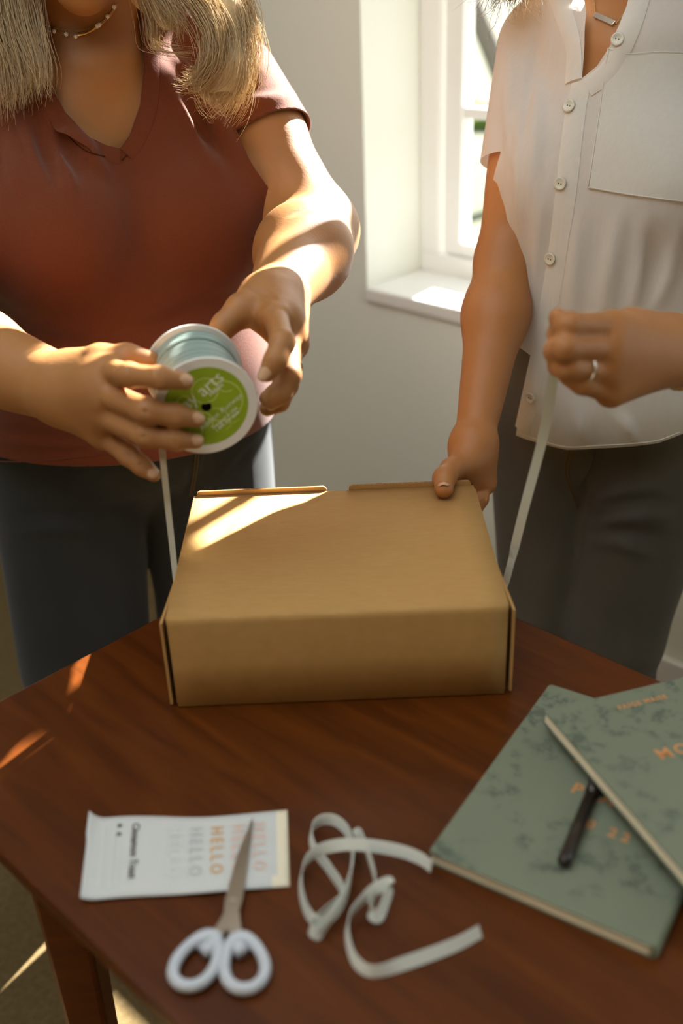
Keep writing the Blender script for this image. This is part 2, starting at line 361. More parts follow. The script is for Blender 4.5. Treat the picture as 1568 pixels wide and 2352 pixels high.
# ------------------------------------------------------------------ outside
g = obj('lawn', pymesh('lawn', [W(-30, WV + WT, -0.25), W(40, WV + WT, -0.25), W(40, 60, -0.25), W(-30, 60, -0.25), W(U1 + .2, -30, -.25), W(40, -30, -.25), W(U1 + .2, WV + WT, -.25), W(-30, -30, -.25), W(40, V0 - .2, -.25), W(-30, V0 - .2, -.25), W(U1 + .2, V0 - .2, -.25)], [(0, 1, 2, 3), (10, 8, 1, 6), (7, 5, 8, 9)]), 'lawn'); tag(g, kind='structure')
def leaves(rnd, centre, rad, n, size):
    V = []; Fc = []
    for i in range(n):
        d = unit([rnd.gauss(0, 1) for _ in range(3)]) * (rnd.random() ** 0.4)
        c = np.array(centre) + d * np.array(rad); a = unit([rnd.gauss(0, 1) for _ in range(3)]); b = unit(np.cross(a, [rnd.gauss(0, 1) for _ in range(3)]))
        s = size * (0.6 + 0.8 * rnd.random()); k = len(V)
        V += [c - a * s, c + b * s * 0.5, c + a * s, c - b * s * 0.5]; Fc.append((k, k + 1, k + 2, k + 3))
    return V, Fc
def tree(base, top, r0, crown_c, crown_r, n, label, seed):
    rnd = random.Random(seed); t = empty('tree', base)
    base = np.array(base); top = np.array(top); P = [np.zeros(3), (top - base) * 0.4 + [0.05, 0, 0], top - base]
    tr = tube('trunk', catmull(P, 6), np.linspace(r0, r0 * 0.6, 13), 'bark', t, 10)
    for k in range(5):
        a = rnd.random() * 6.28; e = (top - base) + np.array([math.cos(a) * crown_r[0] * .7, math.sin(a) * crown_r[1] * .7, crown_r[2] * (0.2 + .7 * rnd.random())])
        tube('branch', catmull([(top - base) * 0.9, (top - base) * 1.0 + (e - (top - base)) * 0.5 + [0, 0, .15], e], 5), np.linspace(r0 * 0.4, r0 * .1, 11), 'bark', t, 6)
    V, Fc = leaves(rnd, np.array(crown_c) - base, crown_r, n, 0.14)
    c = obj('crown', pymesh('crown', V, Fc), 'leaf', t); c['kind'] = 'stuff'
    tag(t, label, 'tree'); return t
tree(W(-4.55, 6.75, -0.25), W(-5.05, 6.2, 1.5), 0.10, W(-5.3, 6.4, 3.2), (1.6, 1.6, 1.1), 900, 'slanting bare-stemmed tree on the lawn outside the window', 3)
def shade_shrub(c, rad, n, label, seed):  # leafy clump put where a tree's shadow darkens the lawn
    t = empty('shade_shrub', (c[0], c[1], -0.25)); rnd = random.Random(seed)
    V, Fc = leaves(rnd, (0, 0, rad[2]), rad, n, 0.05); f = obj('foliage', pymesh('foliage', V, Fc), 'leaf', t); f['kind'] = 'stuff'
    for k in range(4): tube('stem', catmull([(0, 0, 0), (rnd.uniform(-.1, .1), rnd.uniform(-.1, .1), rad[2] * .6), (rnd.uniform(-.3, .3), rnd.uniform(-.3, .3), rad[2] * 1.2)], 4), 0.012, 'bark', t, 5)
    tag(t, label, 'shade_shrub'); return t
shade_shrub(W(-7.15, 9.35), (0.85, 0.5, 0.11), 1500, 'low dark shrub on the lawn seen through the window', 5)

# ------------------------------------------------------------------ table
TZ = 0.75
table = tag(empty('table', W(-0.15, 0.55, 0), -math.pi / 4), 'reddish brown wooden table standing cornerwise under the cardboard box', 'table')
tu0, tu1, tv0, tv1 = -0.885 + .15, 0.62 + .15, 0.262 - .55, 0.847 - .55
bm = bmesh.new(); vs = bm_box(bm, tu0, tu1, tv0, tv1, TZ - 0.024, TZ)
bmesh.ops.bevel(bm, geom=[e for e in bm.edges if abs(e.verts[0].co.z - e.verts[1].co.z) > .01], offset=0.006, segments=3, affect='EDGES', profile=0.5)
bmesh.ops.bevel(bm, geom=[e for e in bm.edges if e.verts[0].co.z > TZ - .001 and e.verts[1].co.z > TZ - .001 and len(e.link_faces) == 2 and abs(e.link_faces[0].normal.z - e.link_faces[1].normal.z) > .5], offset=0.003, segments=2, affect='EDGES', profile=0.5)
bmesh.ops.bevel(bm, geom=[e for e in bm.edges if e.verts[0].co.z < TZ - .02 and e.verts[1].co.z < TZ - .02 and len(e.link_faces) == 2 and abs(e.link_faces[0].normal.z - e.link_faces[1].normal.z) > .5], offset=0.008, segments=1, affect='EDGES', profile=0.5)
me = bpy.data.meshes.new('tabletop'); bm.to_mesh(me); bm.free(); obj('tabletop', me, 'wood', table)
def leg_mesh():
    bm = bmesh.new(); vs = bm_box(bm, -.026, .026, -.026, .026, 0, TZ - 0.024)
    for q in vs:
        if q.co.z < .1: q.co.x *= 0.6; q.co.y *= 0.6
    bmesh.ops.bevel(bm, geom=[e for e in bm.edges if abs(e.verts[0].co.z - e.verts[1].co.z) > .1], offset=0.005, segments=2, affect='EDGES', profile=0.5)
    m = bpy.data.meshes.new('leg'); bm.to_mesh(m); bm.free(); m.materials.append(M['wood']); return m
lm = leg_mesh()
for (lu, lv) in ((-0.748, 0.335), (-0.748, 0.76), (0.50, 0.335), (0.50, 0.76)):
    o = bpy.data.objects.new('leg', lm); COL.objects.link(o); o.parent = table; o.location = (lu + .15, lv - .55, 0); o.rotation_euler = (0, 0, math.pi / 4)
for a in ((-.722 + .15, .474 + .15, .335 - .55 - .009, .335 - .55 + .009), (-.722 + .15, .474 + .15, .76 - .55 - .009, .76 - .55 + .009)):
    obj('apron', box_mesh('apron', *a, TZ - 0.075, TZ - 0.024, 0.002), 'wood', table)
for a in ((-.748 + .15 - .009, -.748 + .15 + .009, .361 - .55, .734 - .55), (.5 + .15 - .009, .5 + .15 + .009, .361 - .55, .734 - .55)):
    obj('apron', box_mesh('apron', *a, TZ - 0.075, TZ - 0.024, 0.002), 'wood', table)

# ------------------------------------------------------------------ cardboard box
BW, BD, BH = 0.3376, 0.2621, 0.1082
box = tag(empty('cardboard_box', (-0.0081, 0.8648, TZ)), 'closed brown cardboard mailer box standing on the wooden table', 'box')
hw = BW / 2; ct = 0.0028
# lid: top sheet that folds over into the front, with a soft rounded fold
prof = [(BD - 0.001, BH), (0.16, BH + 0.0005), (0.06, BH), (0.008, BH - .0002), (0.0028, BH - 0.0012), (0.0006, BH - 0.004), (0, BH - 0.009), (-0.0006, BH * .5), (0, 0.0015)]
V = []; Fc = []; nx = 13
for i, (y, z) in enumerate(prof):
    for k in range(nx):
        x = -hw + 0.003 + (BW - 0.006) * k / (nx - 1); t = abs(2 * k / (nx - 1) - 1)
        sag = -0.0012 * (1 - t ** 2) * (1 if 0 < i < 4 else 0)
        if i in (3, 4, 5) and k in (0, nx - 1): x *= 1.004
        V.append((x, y, z + sag))
for i in range(len(prof) - 1):
    for k in range(nx - 1): Fc.append((i * nx + k, i * nx + k + 1, (i + 1) * nx + k + 1, (i + 1) * nx + k))
o = obj('lid', pymesh('lid', V, Fc), 'card', box, smooth=True)
sm = o.modifiers.new('solid', 'SOLIDIFY'); sm.thickness = ct; sm.offset = 1; o.data.materials.append(M['card_edge']); sm.material_offset_rim = 1
obj('bottom_panel', box_mesh('bottom_panel', -hw + .006, hw - .006, .004, BD - .004, .0003, .003), 'card', box)
for s in (-1, 1):
    xa, xb = sorted((s * (hw - 0.0005), s * (hw - 0.0035)))
    sp = obj('side_panel', box_mesh('side_panel', xa, xb, 0.0075, BD - 0.002, 0.0004, BH - 0.0042, 0.0008), 'card', box)
    xa, xb = sorted((s * (hw + 0.0036), s * (hw + 0.0008)))
    # outer wing that stands a little away at the front corner
    bm = bmesh.new(); vs = bm_box(bm, xa, xb, 0.0012, 0.15, 0.004, BH - 0.007)
    for q in vs:
        if q.co.y < .05: q.co.x += s * 0.0012
        else: q.co.x -= s * 0.002
        if q.co.y < .05 and q.co.z > .05: q.co.z += 0.0005
        if q.co.y > .1 and q.co.z > .05: q.co.z -= 0.012
    m_ = bpy.data.meshes.new('corner_flap'); bm.to_mesh(m_); bm.free(); obj('corner_flap', m_, 'card', box)
obj('back_panel', box_mesh('back_panel', -hw + .004, hw - .004, BD - 0.0035, BD - 0.0005, 0.0004, BH - 0.004, 0.0008), 'card', box)
# two tuck tabs of the hinge standing up behind the lid
for xa, xb in ((-hw + 0.006, -0.0085), (0.018, hw - 0.006)):
    bm = bmesh.new(); vs = bm_box(bm, xa, xb, BD + 0.0005, BD + 0.0035, BH - 0.05, BH + 0.0052)
    bmesh.ops.bevel(bm, geom=[e for e in bm.edges if abs(e.verts[0].co.y - e.verts[1].co.y) > .001 and e.verts[0].co.z > BH - .01], offset=0.004, segments=2, affect='EDGES', profile=0.5)
    m_ = bpy.data.meshes.new('tuck_tab'); bm.to_mesh(m_); bm.free(); o = obj('tuck_tab', m_, 'card', box); o.data.materials.append(M['card_edge'])
    for p_ in o.data.polygons:
        if p_.normal.z > .3: p_.material_index = 1

# ------------------------------------------------------------------ ribbon spool
SP0 = atY(474, 934, 0.94); SA = unit((.232, -.971, -.053)); SL = 0.09; SR = 0.0497
sx = unit(np.cross((0, 0, 1), SA)); sy = np.cross(SA, sx)
if sx @ cR < 0: sx, sy = -sx, -sy
spool = empty('ribbon_spool'); spool.matrix_world = frame_matrix(SP0 - SA * SL, sx, sy, SA)
tag(spool, 'spool of sage green ribbon with a round lime green printed label', 'ribbon spool')
fl = [(0.006, 0), (SR - .0006, 0), (SR, 0.0006), (SR, 0.0022), (SR - .0006, 0.0028), (0.006, 0.0028)]
for z0 in (0, SL - 0.0028):
    m_ = lathe('flange', [(r, z + z0) for r, z in fl], 72); obj('flange', m_, 'spool_white', spool)
rp = []
z = 0.0029; rr = random.Random(2)
while z < SL - 0.0125:
    w_ = 0.0098; r_ = 0.0432 + rr.uniform(-.0012, .0008)
    rp += [(r_ - .0010, z), (r_, z + .0006), (r_ + .0002, z + w_ * .5), (r_, z + w_ - .0006), (r_ - .0010, z + w_)]; z += w_ + .0001
rp = [(0.012, 0.0029)] + rp + [(0.042, SL - 0.0029), (0.012, SL - 0.0029)]
obj('wound_ribbon', lathe('wound_ribbon', rp, 72), 'ribbon_roll', spool)
obj('hub_hole', lathe('hub_hole', [(0.0001, SL - .004), (0.0058, SL - .004), (0.0058, SL + 0.0001), (0.0052, SL + 0.0001), (0.0052, SL - .003), (0.0001, SL - .003)], 24), 'hole', spool)
LZ = SL + 0.00005
lab = obj('label', lathe('label', [(0.0050, LZ - .0001), (0.0402, LZ - .0001), (0.0402, LZ + .0001), (0.0050, LZ + .0001)], 72), 'green', spool)
def label_piece(name, me, cx, cy, rot, material, lift=0.0):
    o = obj(name, me, material, lab); o.matrix_local = Matrix.Translation((cx, cy, LZ + 0.00022 + lift)) @ Matrix.Rotation(rot, 4, 'Z'); return o
def ring_mesh(r, w, a0=0, a1=2 * math.pi, n=48):
    V = []; Fc = []
    for k in range(n + 1):
        a = a0 + (a1 - a0) * k / n
        for q in (r - w / 2, r + w / 2): V.append((q * math.cos(a), q * math.sin(a), 0))
    for k in range(n): Fc.append((2 * k, 2 * k + 1, 2 * k + 3, 2 * k + 2))
    return pymesh('ring', V, Fc)
for (cx, cy, r, w, a0, a1) in ((.000, .0165, .0125, .0012, 0, 6.2832), (-.0205, .0065, .0070, .0012, 0, 6.2832), (.0145, .004, .0205, .0012, -2.3, 1.6), (.021, .0225, .0095, .0012, 2.9, 5.2), (-.006, -.016, .011, .0012, -.6, 1.9), (.006, -.018, .0155, .001, -.2, 1.6), (-.012, -.024, .006, .001, 0, 6.28)):
    label_piece('swirl', ring_mesh(r, w, a0, a1), cx, cy, 0, 'lightgreen')
TA = math.radians(36)
label_piece('lettering', text_mesh('lettering', 'May arts', 0.0185, 0.00004, spacing=0.97), -.0085, .0125, TA, 'print_white', .0001)
label_piece('lettering', text_mesh('lettering', 'ribbon', 0.0062, 0.00004, bold=True), .0105, .0165, TA, 'print_white', .0001)
label_piece('lettering', text_mesh('lettering', 'Ribbon Runway', 0.0078, 0.00004, shear=.3, spacing=1.05), .0125, -.0075, TA, 'print_white', .0001)
label_piece('lettering', text_mesh('lettering', 'Designed in USA', 0.0046, 0.00004, bold=True), .0165, -.0140, TA, 'print_white', .0001)
label_piece('lettering', text_mesh('lettering', '1 800 203 4500', 0.0046, 0.00004, bold=True), .0185, -.0180, TA, 'print_white', .0001)
label_piece('lettering', text_mesh('lettering', 'www ribbon', 0.0034, 0.00004), .0235, -.0215, TA, 'lightgreen', .0001)

# ------------------------------------------------------------------ ribbon tied under the box (runs from the spool, under the box, up to the other hand)
hand_pt = atY(1277, 792, 0.885)
Lx, Rx = -0.0081 - hw - 0.006, -0.0081 + hw + 0.006
ry = 0.985
P = [atY(372, 1000, 0.972), atY(373, 1040, 0.973), atY(385, 1160, 0.978), atY(399, 1288, ry), np.array([Lx, ry, TZ + .03]), np.array([Lx, ry, TZ + 0.006])]
Pl = catmull(P, 6)
P2 = [np.array([Rx, ry, TZ + 0.006]), np.array([Rx, ry, TZ + .03]), atY(1163, 1330, ry), atY(1203, 1170, .963), atY(1246, 1005, .94), atY(1268, 880, .905), hand_pt + [.0005, 0, -.004], hand_pt + [.004, .004, .012]]
Pr = catmull(P2, 6)
rib = empty('gift_ribbon', (0, ry, TZ)); tag(rib, 'narrow pale ribbon running from the spool under the box to the raised hand', 'ribbon')
def child_at(o, p):
    o.parent = p; o.matrix_parent_inverse = Matrix.Translation(-p.location); return o
child_at(band('strand', Pl, [np.array([.75, -.66, 0])] * len(Pl), 0.0095, 'ribbon_loose'), rib)
wd = [np.array([.9, -.35, .1]) if i > 14 else np.array([0.55, -.85, 0]) for i in range(len(Pr))]
child_at(band('strand', Pr, wd, 0.0095, 'ribbon_loose'), rib)

# ------------------------------------------------------------------ loose ribbon tangle
def tz(px, py, h): return atZ(px, py, TZ + h)
ctl = [(1103, 2139, 5, 0), (1040, 2172, 5.5, 0), (930, 2212, 5, 0), (858, 2232, 5, 1), (815, 2206, 6, 1), (797, 2150, 7, 1), (803, 2104, 10, 1), (835, 2064, 15, 1), (872, 2036, 20, 0), (896, 2030, 20, 0), (886, 2068, 14, 0), (868, 2105, 8, 0), (850, 2085, 12, 0), (862, 2030, 16, 0), (846, 1965, 17, 0), (826, 1916, 15, 0), (812, 1935, 11, 1), (806, 2000, 12, 1), (790, 2060, 12, 1), (752, 2122, 8, 1), (730, 2146, 5.5, 1), (712, 2128, 5.5, 1), (745, 2095, 6, 1), (786, 2052, 5.5, 1),
       (757, 1997, 5.5, 0), (728, 1960, 6, 0), (714, 1928, 7, 1), (718, 1898, 8, 1), (742, 1882, 9, 1), (772, 1886, 9, 1), (798, 1912, 9, 1), (810, 1962, 11, 1), (800, 2030, 13, 0), (775, 2085, 12, 0), (738, 2118, 8, 1), (706, 2096, 6, 1), (690, 2040, 6, 1), (696, 1990, 8, 1), (728, 1955, 14, 1), (785, 1940, 18, 0), (850, 1942, 20, 0), (920, 1955, 20, 0), (965, 1972, 20, 0), (990, 1990, 22, 0)]
Pt = np.array([tz(a, b, h * .001) for a, b, h, k in ctl]); Wd = np.array([np.array([0.0, .55, .83]) if k == 0 else np.array([.25, .25, .93]) for *_, k in ctl])
Pc = catmull(Pt, 7); Wc = catmull(Wd, 7)
# keep the strip above the table top
half = 0.0052
for i in range(len(Pc)): Pc[i][2] = max(Pc[i][2], TZ + half * abs(unit(Wc[i])[2]) + .0004)
tang = empty('loose_ribbon', tuple(tz(790, 2030, 0))); tag(tang, 'tangled loose end of pale ribbon lying beside the scissors', 'ribbon')
child_at(band('strip', Pc, Wc, 0.0104, 'ribbon_loose'), tang)

# ------------------------------------------------------------------ printed paper strip
pa, pb, pc_, pd = tz(200, 1885, 0), tz(660, 1862, 0), tz(665, 2040, 0), tz(178, 2078, 0)
prt = empty('printed_card', tuple((pa + pb + pc_ + pd) / 4)); tag(prt, 'white printed paper strip with pastel HELLO lettering under the scissors', 'paper')
nu, nv = 36, 14; V = []; Fc = []
def paper_pt(s, t, lift=0.0):
    """s along the strip, t from its far to its near edge"""
    p = (pa * (1 - s) + pb * s) * (1 - t) + (pd * (1 - s) + pc_ * s) * t
    bow = 0.0030 * math.sin(s * math.pi) ** 2
    curl = 0.010 * max(0, (0.10 - s) / 0.10) ** 2
    p = p + np.array([curl * .35, (0.0045 * math.sin(s * 2.6)) * (1 - t) * -1 + .0015 * math.sin(s * 7), 0])
    p[2] = TZ + 0.0006 + bow * 0.8 + curl * (1.0 if t < .35 else .55) + 0.0012 * (1 + math.sin(s * 9 + t)) + lift
    return p
for i in range(nu + 1):
    for j in range(nv + 1): V.append(paper_pt(i / nu, j / nv) - np.array(prt.location))
for i in range(nu):
    for j in range(nv): k = i * (nv + 1) + j; Fc.append((k, k + nv + 1, k + nv + 2, k + 1))
sheet = obj('sheet', pymesh('sheet', V, Fc), 'paper', prt, smooth=True); sheet.data.materials.append(M['paper_edge'])
for p_ in sheet.data.polygons:
    if p_.center.x + prt.location.x > pb[0] - .0085: p_.material_index = 1
md = sheet.modifiers.new('solid', 'SOLIDIFY'); md.thickness = 0.0003; md.offset = 1
def on_paper(name, me, s, t, material, rot=-math.pi / 2, lift=0.0007):
    """lettering bent onto the sheet: local x runs down the strip"""
    dlen = np.linalg.norm(pb - pa); wlen = np.linalg.norm(pd - pa)
    for q in me.vertices:
        x, y = q.co.x, q.co.y; X = x * math.cos(rot) - y * math.sin(rot); Y = x * math.sin(rot) + y * math.cos(rot)
        p = paper_pt(min(1, max(0, s + X / dlen)), min(1, max(0, t - Y / wlen)), lift + q.co.z) - np.array(prt.location); q.co = Vector(p.tolist())
    return obj(name, me, material, sheet)
for (px, m_) in ((402, 'faint_print'), (452, 'grey_print'), (500, 'tan_print'), (548, 'pink_print'), (596, 'pink_print')):
    on_paper('lettering', text_mesh('lettering', 'HELLO', 0.0155, 0.00003, bold=True, spacing=1.45), (px - 195) / 468, 0.47, m_)
on_paper('lettering', text_mesh('lettering', 'Cinnamon Toast', 0.0098, 0.00003, bold=True), (312 - 195) / 468, .45, 'dark_print')
for k, (px, ln) in enumerate(((238, .068), (262, .072), (276, .060))):
    m_ = box_mesh('text_line', -ln / 2, ln / 2, -.0009, .0009, 0, .00003); bmq = bmesh.new(); bmq.from_mesh(m_); bmesh.ops.subdivide_edges(bmq, edges=[e for e in bmq.edges if e.calc_length() > .03], cuts=16, use_grid_fill=True); bmq.to_mesh(m_); bmq.free()
    on_paper('text_line', m_, (px - 195) / 468, .50 + .02 * k, 'faint_print')
for t_ in (.13, .24): on_paper('dot', lathe('dot', [(0.0001, 0), (.0022, 0), (.0022, .00004), (.0001, .00004)], 12), (275 - 195) / 468, t_, 'dark_print')

# ------------------------------------------------------------------ scissors
sc0 = tz(537, 2065, .006); sdir = tz(571, 1888, .006) - sc0; slen = np.linalg.norm(sdir); sdir = sdir / slen; sside = np.cross(sdir, (0, 0, 1))
sci = empty('scissors'); sci.matrix_world = frame_matrix(sc0, sside, sdir, (0, 0, 1)); tag(sci, 'steel scissors with white plastic handles lying across the printed paper', 'scissors')
def plate(name, pts, z0, z1, material, parent, bevel=0.0006):
    bm = bmesh.new(); top = [bm.verts.new((x, y, z1)) for x, y in pts]; bot = [bm.verts.new((x, y, z0)) for x, y in pts]; n = len(pts)
    bm.faces.new(top); bm.faces.new(bot[::-1])
    for i in range(n): j = (i + 1) % n; bm.faces.new((top[j], top[i], bot[i], bot[j]))
    bmesh.ops.recalc_face_normals(bm, faces=bm.faces)
    m_ = bpy.data.meshes.new(name); bm.to_mesh(m_); bm.free(); return obj(name, m_, material, parent)
bl = slen + 0.006
plate('blade', [(0.0030, bl), (0.0052, bl * .55), (0.0072, 0.0), (0.0060, -.012), (0.0105, -.030), (0.0060, -.044), (-.0005, -.030), (-.0050, -.010), (-.0048, 0.006), (-.0015, bl * .4)], 0.0002, 0.0018, 'steel', sci)
plate('blade', [(0.0022, bl * .985), (0.0028, bl * .5), (0.0040, 0.004), (0.0045, -.010), (-.0015, -.030), (-.0080, -.046), (-.0125, -.034), (-.0060, -.014), (-.0072, 0.0), (-.0048, bl * .5)], -0.0022, -0.0004, 'steel', sci)
obj('pivot_screw', lathe('pivot_screw', [(0.0001, .0018), (.0032, .0018), (.0032, .0026), (.0025, .0031), (.0001, .0031)], 20), 'steel', sci)
def handle(cx, cy, rx, ry, tilt, thick):
    n = 32; base = []
    for k in range(n):
        a = 2 * math.pi * k / n; x = rx * math.cos(a); y = ry * math.sin(a); y *= (1.0 if y < 0 else 1.08); x *= 1 - .16 * math.sin(a)
        base.append((cx + x * math.cos(tilt) - y * math.sin(tilt), cy + x * math.sin(tilt) + y * math.cos(tilt), 0.0))
    rad = [thick * (1 + .35 * max(0, math.sin(2 * math.pi * k / n)) ** 3) for k in range(n)]
    V, Fc = tube_data(base, rad, 10, closed=True); return V, Fc
for s, cx, cy in ((-1, -.0190, -.060), (1, .0170, -.061)):
    V, Fc = handle(cx, cy, .0150, .0222, s * 0.30, .0046)
    k0 = len(V); V2, F2 = tube_data([(s * .004 + (-.002 if s < 0 else .003), -.034, 0), (cx * .62, -.047, 0), (cx * .88, -.052, 0)], [.0034, .0055, .0058], 10)
    V = V + V2; Fc = Fc + [tuple(i + k0 for i in f) for f in F2]
    obj('handle', pymesh('handle', V, Fc), 'white_plastic', sci, smooth=True)

# ------------------------------------------------------------------ two notebooks and a pen
def notebook(name, corner, xdir, ydir, w, h, th, tilt, label, title_rot=0.0):
    """corner: far left corner of the top cover; x towards the spine, y towards the near end"""
    xd = unit(xdir); yd = unit(ydir); zd = np.cross(yd, xd); zd = zd if zd[2] > 0 else -zd
    o = empty(name); o.matrix_world = frame_matrix(np.asarray(corner) - zd * th, xd, -yd, zd); tag(o, label, 'notebook', 'sage notebooks on the table')
    def rr_plate(nm, x0, x1, y0, y1, z0, z1, mtl, rad=0.004):
        bm = bmesh.new(); bm_box(bm, x0, x1, -y1, -y0, z0, z1)
        bmesh.ops.bevel(bm, geom=[e for e in bm.edges if abs(e.verts[0].co.z - e.verts[1].co.z) > abs(z1 - z0) * .5], offset=rad, segments=3, affect='EDGES', profile=0.5)
        m_ = bpy.data.meshes.new(nm); bm.to_mesh(m_); bm.free(); return obj(nm, m_, mtl, o)
    ctk = 0.0012
    rr_plate('cover_back', 0, w, 0, h, 0, ctk, 'cover')
    rr_plate('pages', 0.0012, w - .003, 0.0012, h - .0012, ctk, th - ctk, 'paper_edge', .003)
    cv = rr_plate('cover_front', 0, w, 0, h, th - ctk, th, 'cover')
    # rounded spine along the far x side
    n = 8; V = []; Fc = []
    for k in range(n + 1):
        a = -math.pi / 2 + math.pi * k / n
        for y in (-.001, -h + .001): V.append((w - .002 + th * .45 * math.cos(a), y, th / 2 + th / 2 * math.sin(a)))
    for k in range(n): Fc.append((2 * k, 2 * k + 1, 2 * k + 3, 2 * k + 2))
    Fc.append(tuple(range(0, 2 * n + 2, 2))[::-1]); Fc.append(tuple(range(1, 2 * n + 2, 2)))
    obj('spine', pymesh('spine', V, Fc), 'cover', o, smooth=False)
    def on(me, x, y, rot=0.0):
        q = obj('lettering', me, 'orange_print', cv); q.matrix_local = Matrix.Translation((x, -y, th + .0002)) @ Matrix.Rotation(rot, 4, 'Z')
    on(text_mesh('lettering', 'PAIGE MAISE', 0.0085, .00004, bold=True, spacing=1.15), w * .50, .021)
    on(text_mesh('lettering', 'MONTHLY', 0.0190, .00004, bold=True, spacing=1.35), w * .62, .092)
    on(text_mesh('lettering', 'PLANNER', 0.0190, .00004, bold=True, spacing=1.35), w * .66, .130)
    on(text_mesh('lettering', '20 22', 0.0150, .00004, bold=True, spacing=1.5), w * .60, .165)
    return o
N1Z = 0.0125
n1c = atZ(1262, 1571, TZ + N1Z); n1l = atZ(983, 1957, TZ + N1Z)
y1 = unit(n1l - n1c); x1 = np.array([-y1[1], y1[0], 0]); x1 = x1 if x1[0] > 0 else -x1
notebook('notebook', n1c, x1, y1, 0.190, np.linalg.norm(n1l - n1c), N1Z - .0006, 0, 'sage green notebook lying flat on the table beneath the other one')
# pen on the lower notebook, under the upper one
pr = 0.0058; pe0 = atZ(1293, 1985, TZ + N1Z + pr + .0004); pe1 = atZ(1362, 1812, TZ + N1Z + pr + .0004); pdv = unit(pe1 - pe0)
pen = empty('marker_pen'); px_ = unit(np.cross((0, 0, 1), pdv)); pen.matrix_world = frame_matrix(pe0, px_, np.cross(pdv, px_), pdv)
tag(pen, 'dark glossy pen lying between the two notebooks', 'pen')
obj('barrel', lathe('barrel', [(.0001, 0.0), (.0042, 0.0004), (.0056, .0025), (.0058, .006), (.0058, .085), (.0001, .085)], 20, False), 'pen', pen, True)
obj('cap', lathe('cap', [(.0001, .0852), (.0058, .0852), (.0058, .120), (.0046, .131), (.0001, .132)], 20, False), 'pen', pen, True)
clip = obj('clip', box_mesh('clip', -.0015, .0015, .0050, .0064, .090, .126, .0004), 'pen', pen)
# upper notebook, leaning on the pen
n2th = 0.0125
n2c = atZ(1247, 1632, TZ + N1Z + n2th + .0125); n2r = atZ(1568, 1556, TZ + N1Z + n2th + .006); n2d = atZ(1568, 2082, TZ + N1Z + n2th + .0165)
x2 = unit(n2r - n2c); y2 = n2d - n2c; y2 = unit(y2 - x2 * (y2 @ x2))
notebook('notebook', n2c, x2, y2, 0.190, 0.262, n2th, 0, 'sage green notebook resting on top of the other notebook and a pen')
# ------------------------------------------------------------------ implicit surfaces for bodies and clothes
def prim_d(pr, P):
    k = pr[0]
    if k == 'c':
        _, a, b, ra, rb = pr[:5]; a = np.asarray(a, P.dtype); ba = np.asarray(b, P.dtype) - a; pa = P - a
        t = np.clip((pa @ ba) / (ba @ ba + 1e-12), 0, 1)
        q = pa - t[..., None] * ba
        return np.sqrt(np.einsum('...i,...i', q, q)) - (ra + (rb - ra) * t)
    if k == 'e':
        _, c, R, r = pr[:4]; q = (P - np.asarray(c, P.dtype)) @ np.asarray(R, P.dtype).T; r = np.asarray(r, P.dtype)
        k0 = np.sqrt(((q / r) ** 2).sum(-1)); k1 = np.sqrt(((q / (r * r)) ** 2).sum(-1)) + 1e-9
        return k0 * (k0 - 1.0) / k1
    if k == 'g':
        d = None
        for s in pr[1]:
            x = prim_d(s, P); d = x if d is None else smin(d, x, s[-1])
        return d
def smin(a, b, k):
    if k <= 0: return np.minimum(a, b)
    h = np.clip(0.5 + 0.5 * (b - a) / k, 0, 1)
    return b + (a - b) * h - k * h * (1 - h)
def C(a, b, ra, rb, k=0.02): return ('c', np.asarray(a, float), np.asarray(b, float), ra, rb, '+', k)
def E3(c, R, r, k=0.03): return ('e', np.asarray(c, float), np.asarray(R, float), r, '+', k)
def CUT(a, b, ra, rb, k=0.008): return ('c', np.asarray(a, float), np.asarray(b, float), ra, rb, '-', k)
def G(lst, k=0.004): return ('g', lst, '+', k)
def chain(pts, rads, k):
    return [C(pts[i], pts[i + 1], rads[i], rads[i + 1], k) for i in range(len(pts) - 1)]
def sdf(prims, P):
    d = np.full(P.shape[:-1], 9.0)
    for pr in prims:
        x = prim_d(pr, P); op, k = pr[-2], pr[-1]
        d = smin(d, x, k) if op == '+' else -smin(-d, x, k)
    return d
def sdf_blocks(prims, P, cen, hd):
    d = np.full(P.shape[:-1], 0.5, P.dtype)
    for pr in prims:
        op, k = pr[-2], pr[-1]
        m = prim_d(pr, cen) < (hd * 2.2 + k * 1.3 + 0.02 if pr[0] == 'e' else hd * 1.15 + k * 1.6 + 0.008)
        if not m.any(): continue
        x = prim_d(pr, P[m]); dm = d[m]
        d[m] = smin(dm, x, k) if op == '+' else -smin(-dm, x, k)
    return d
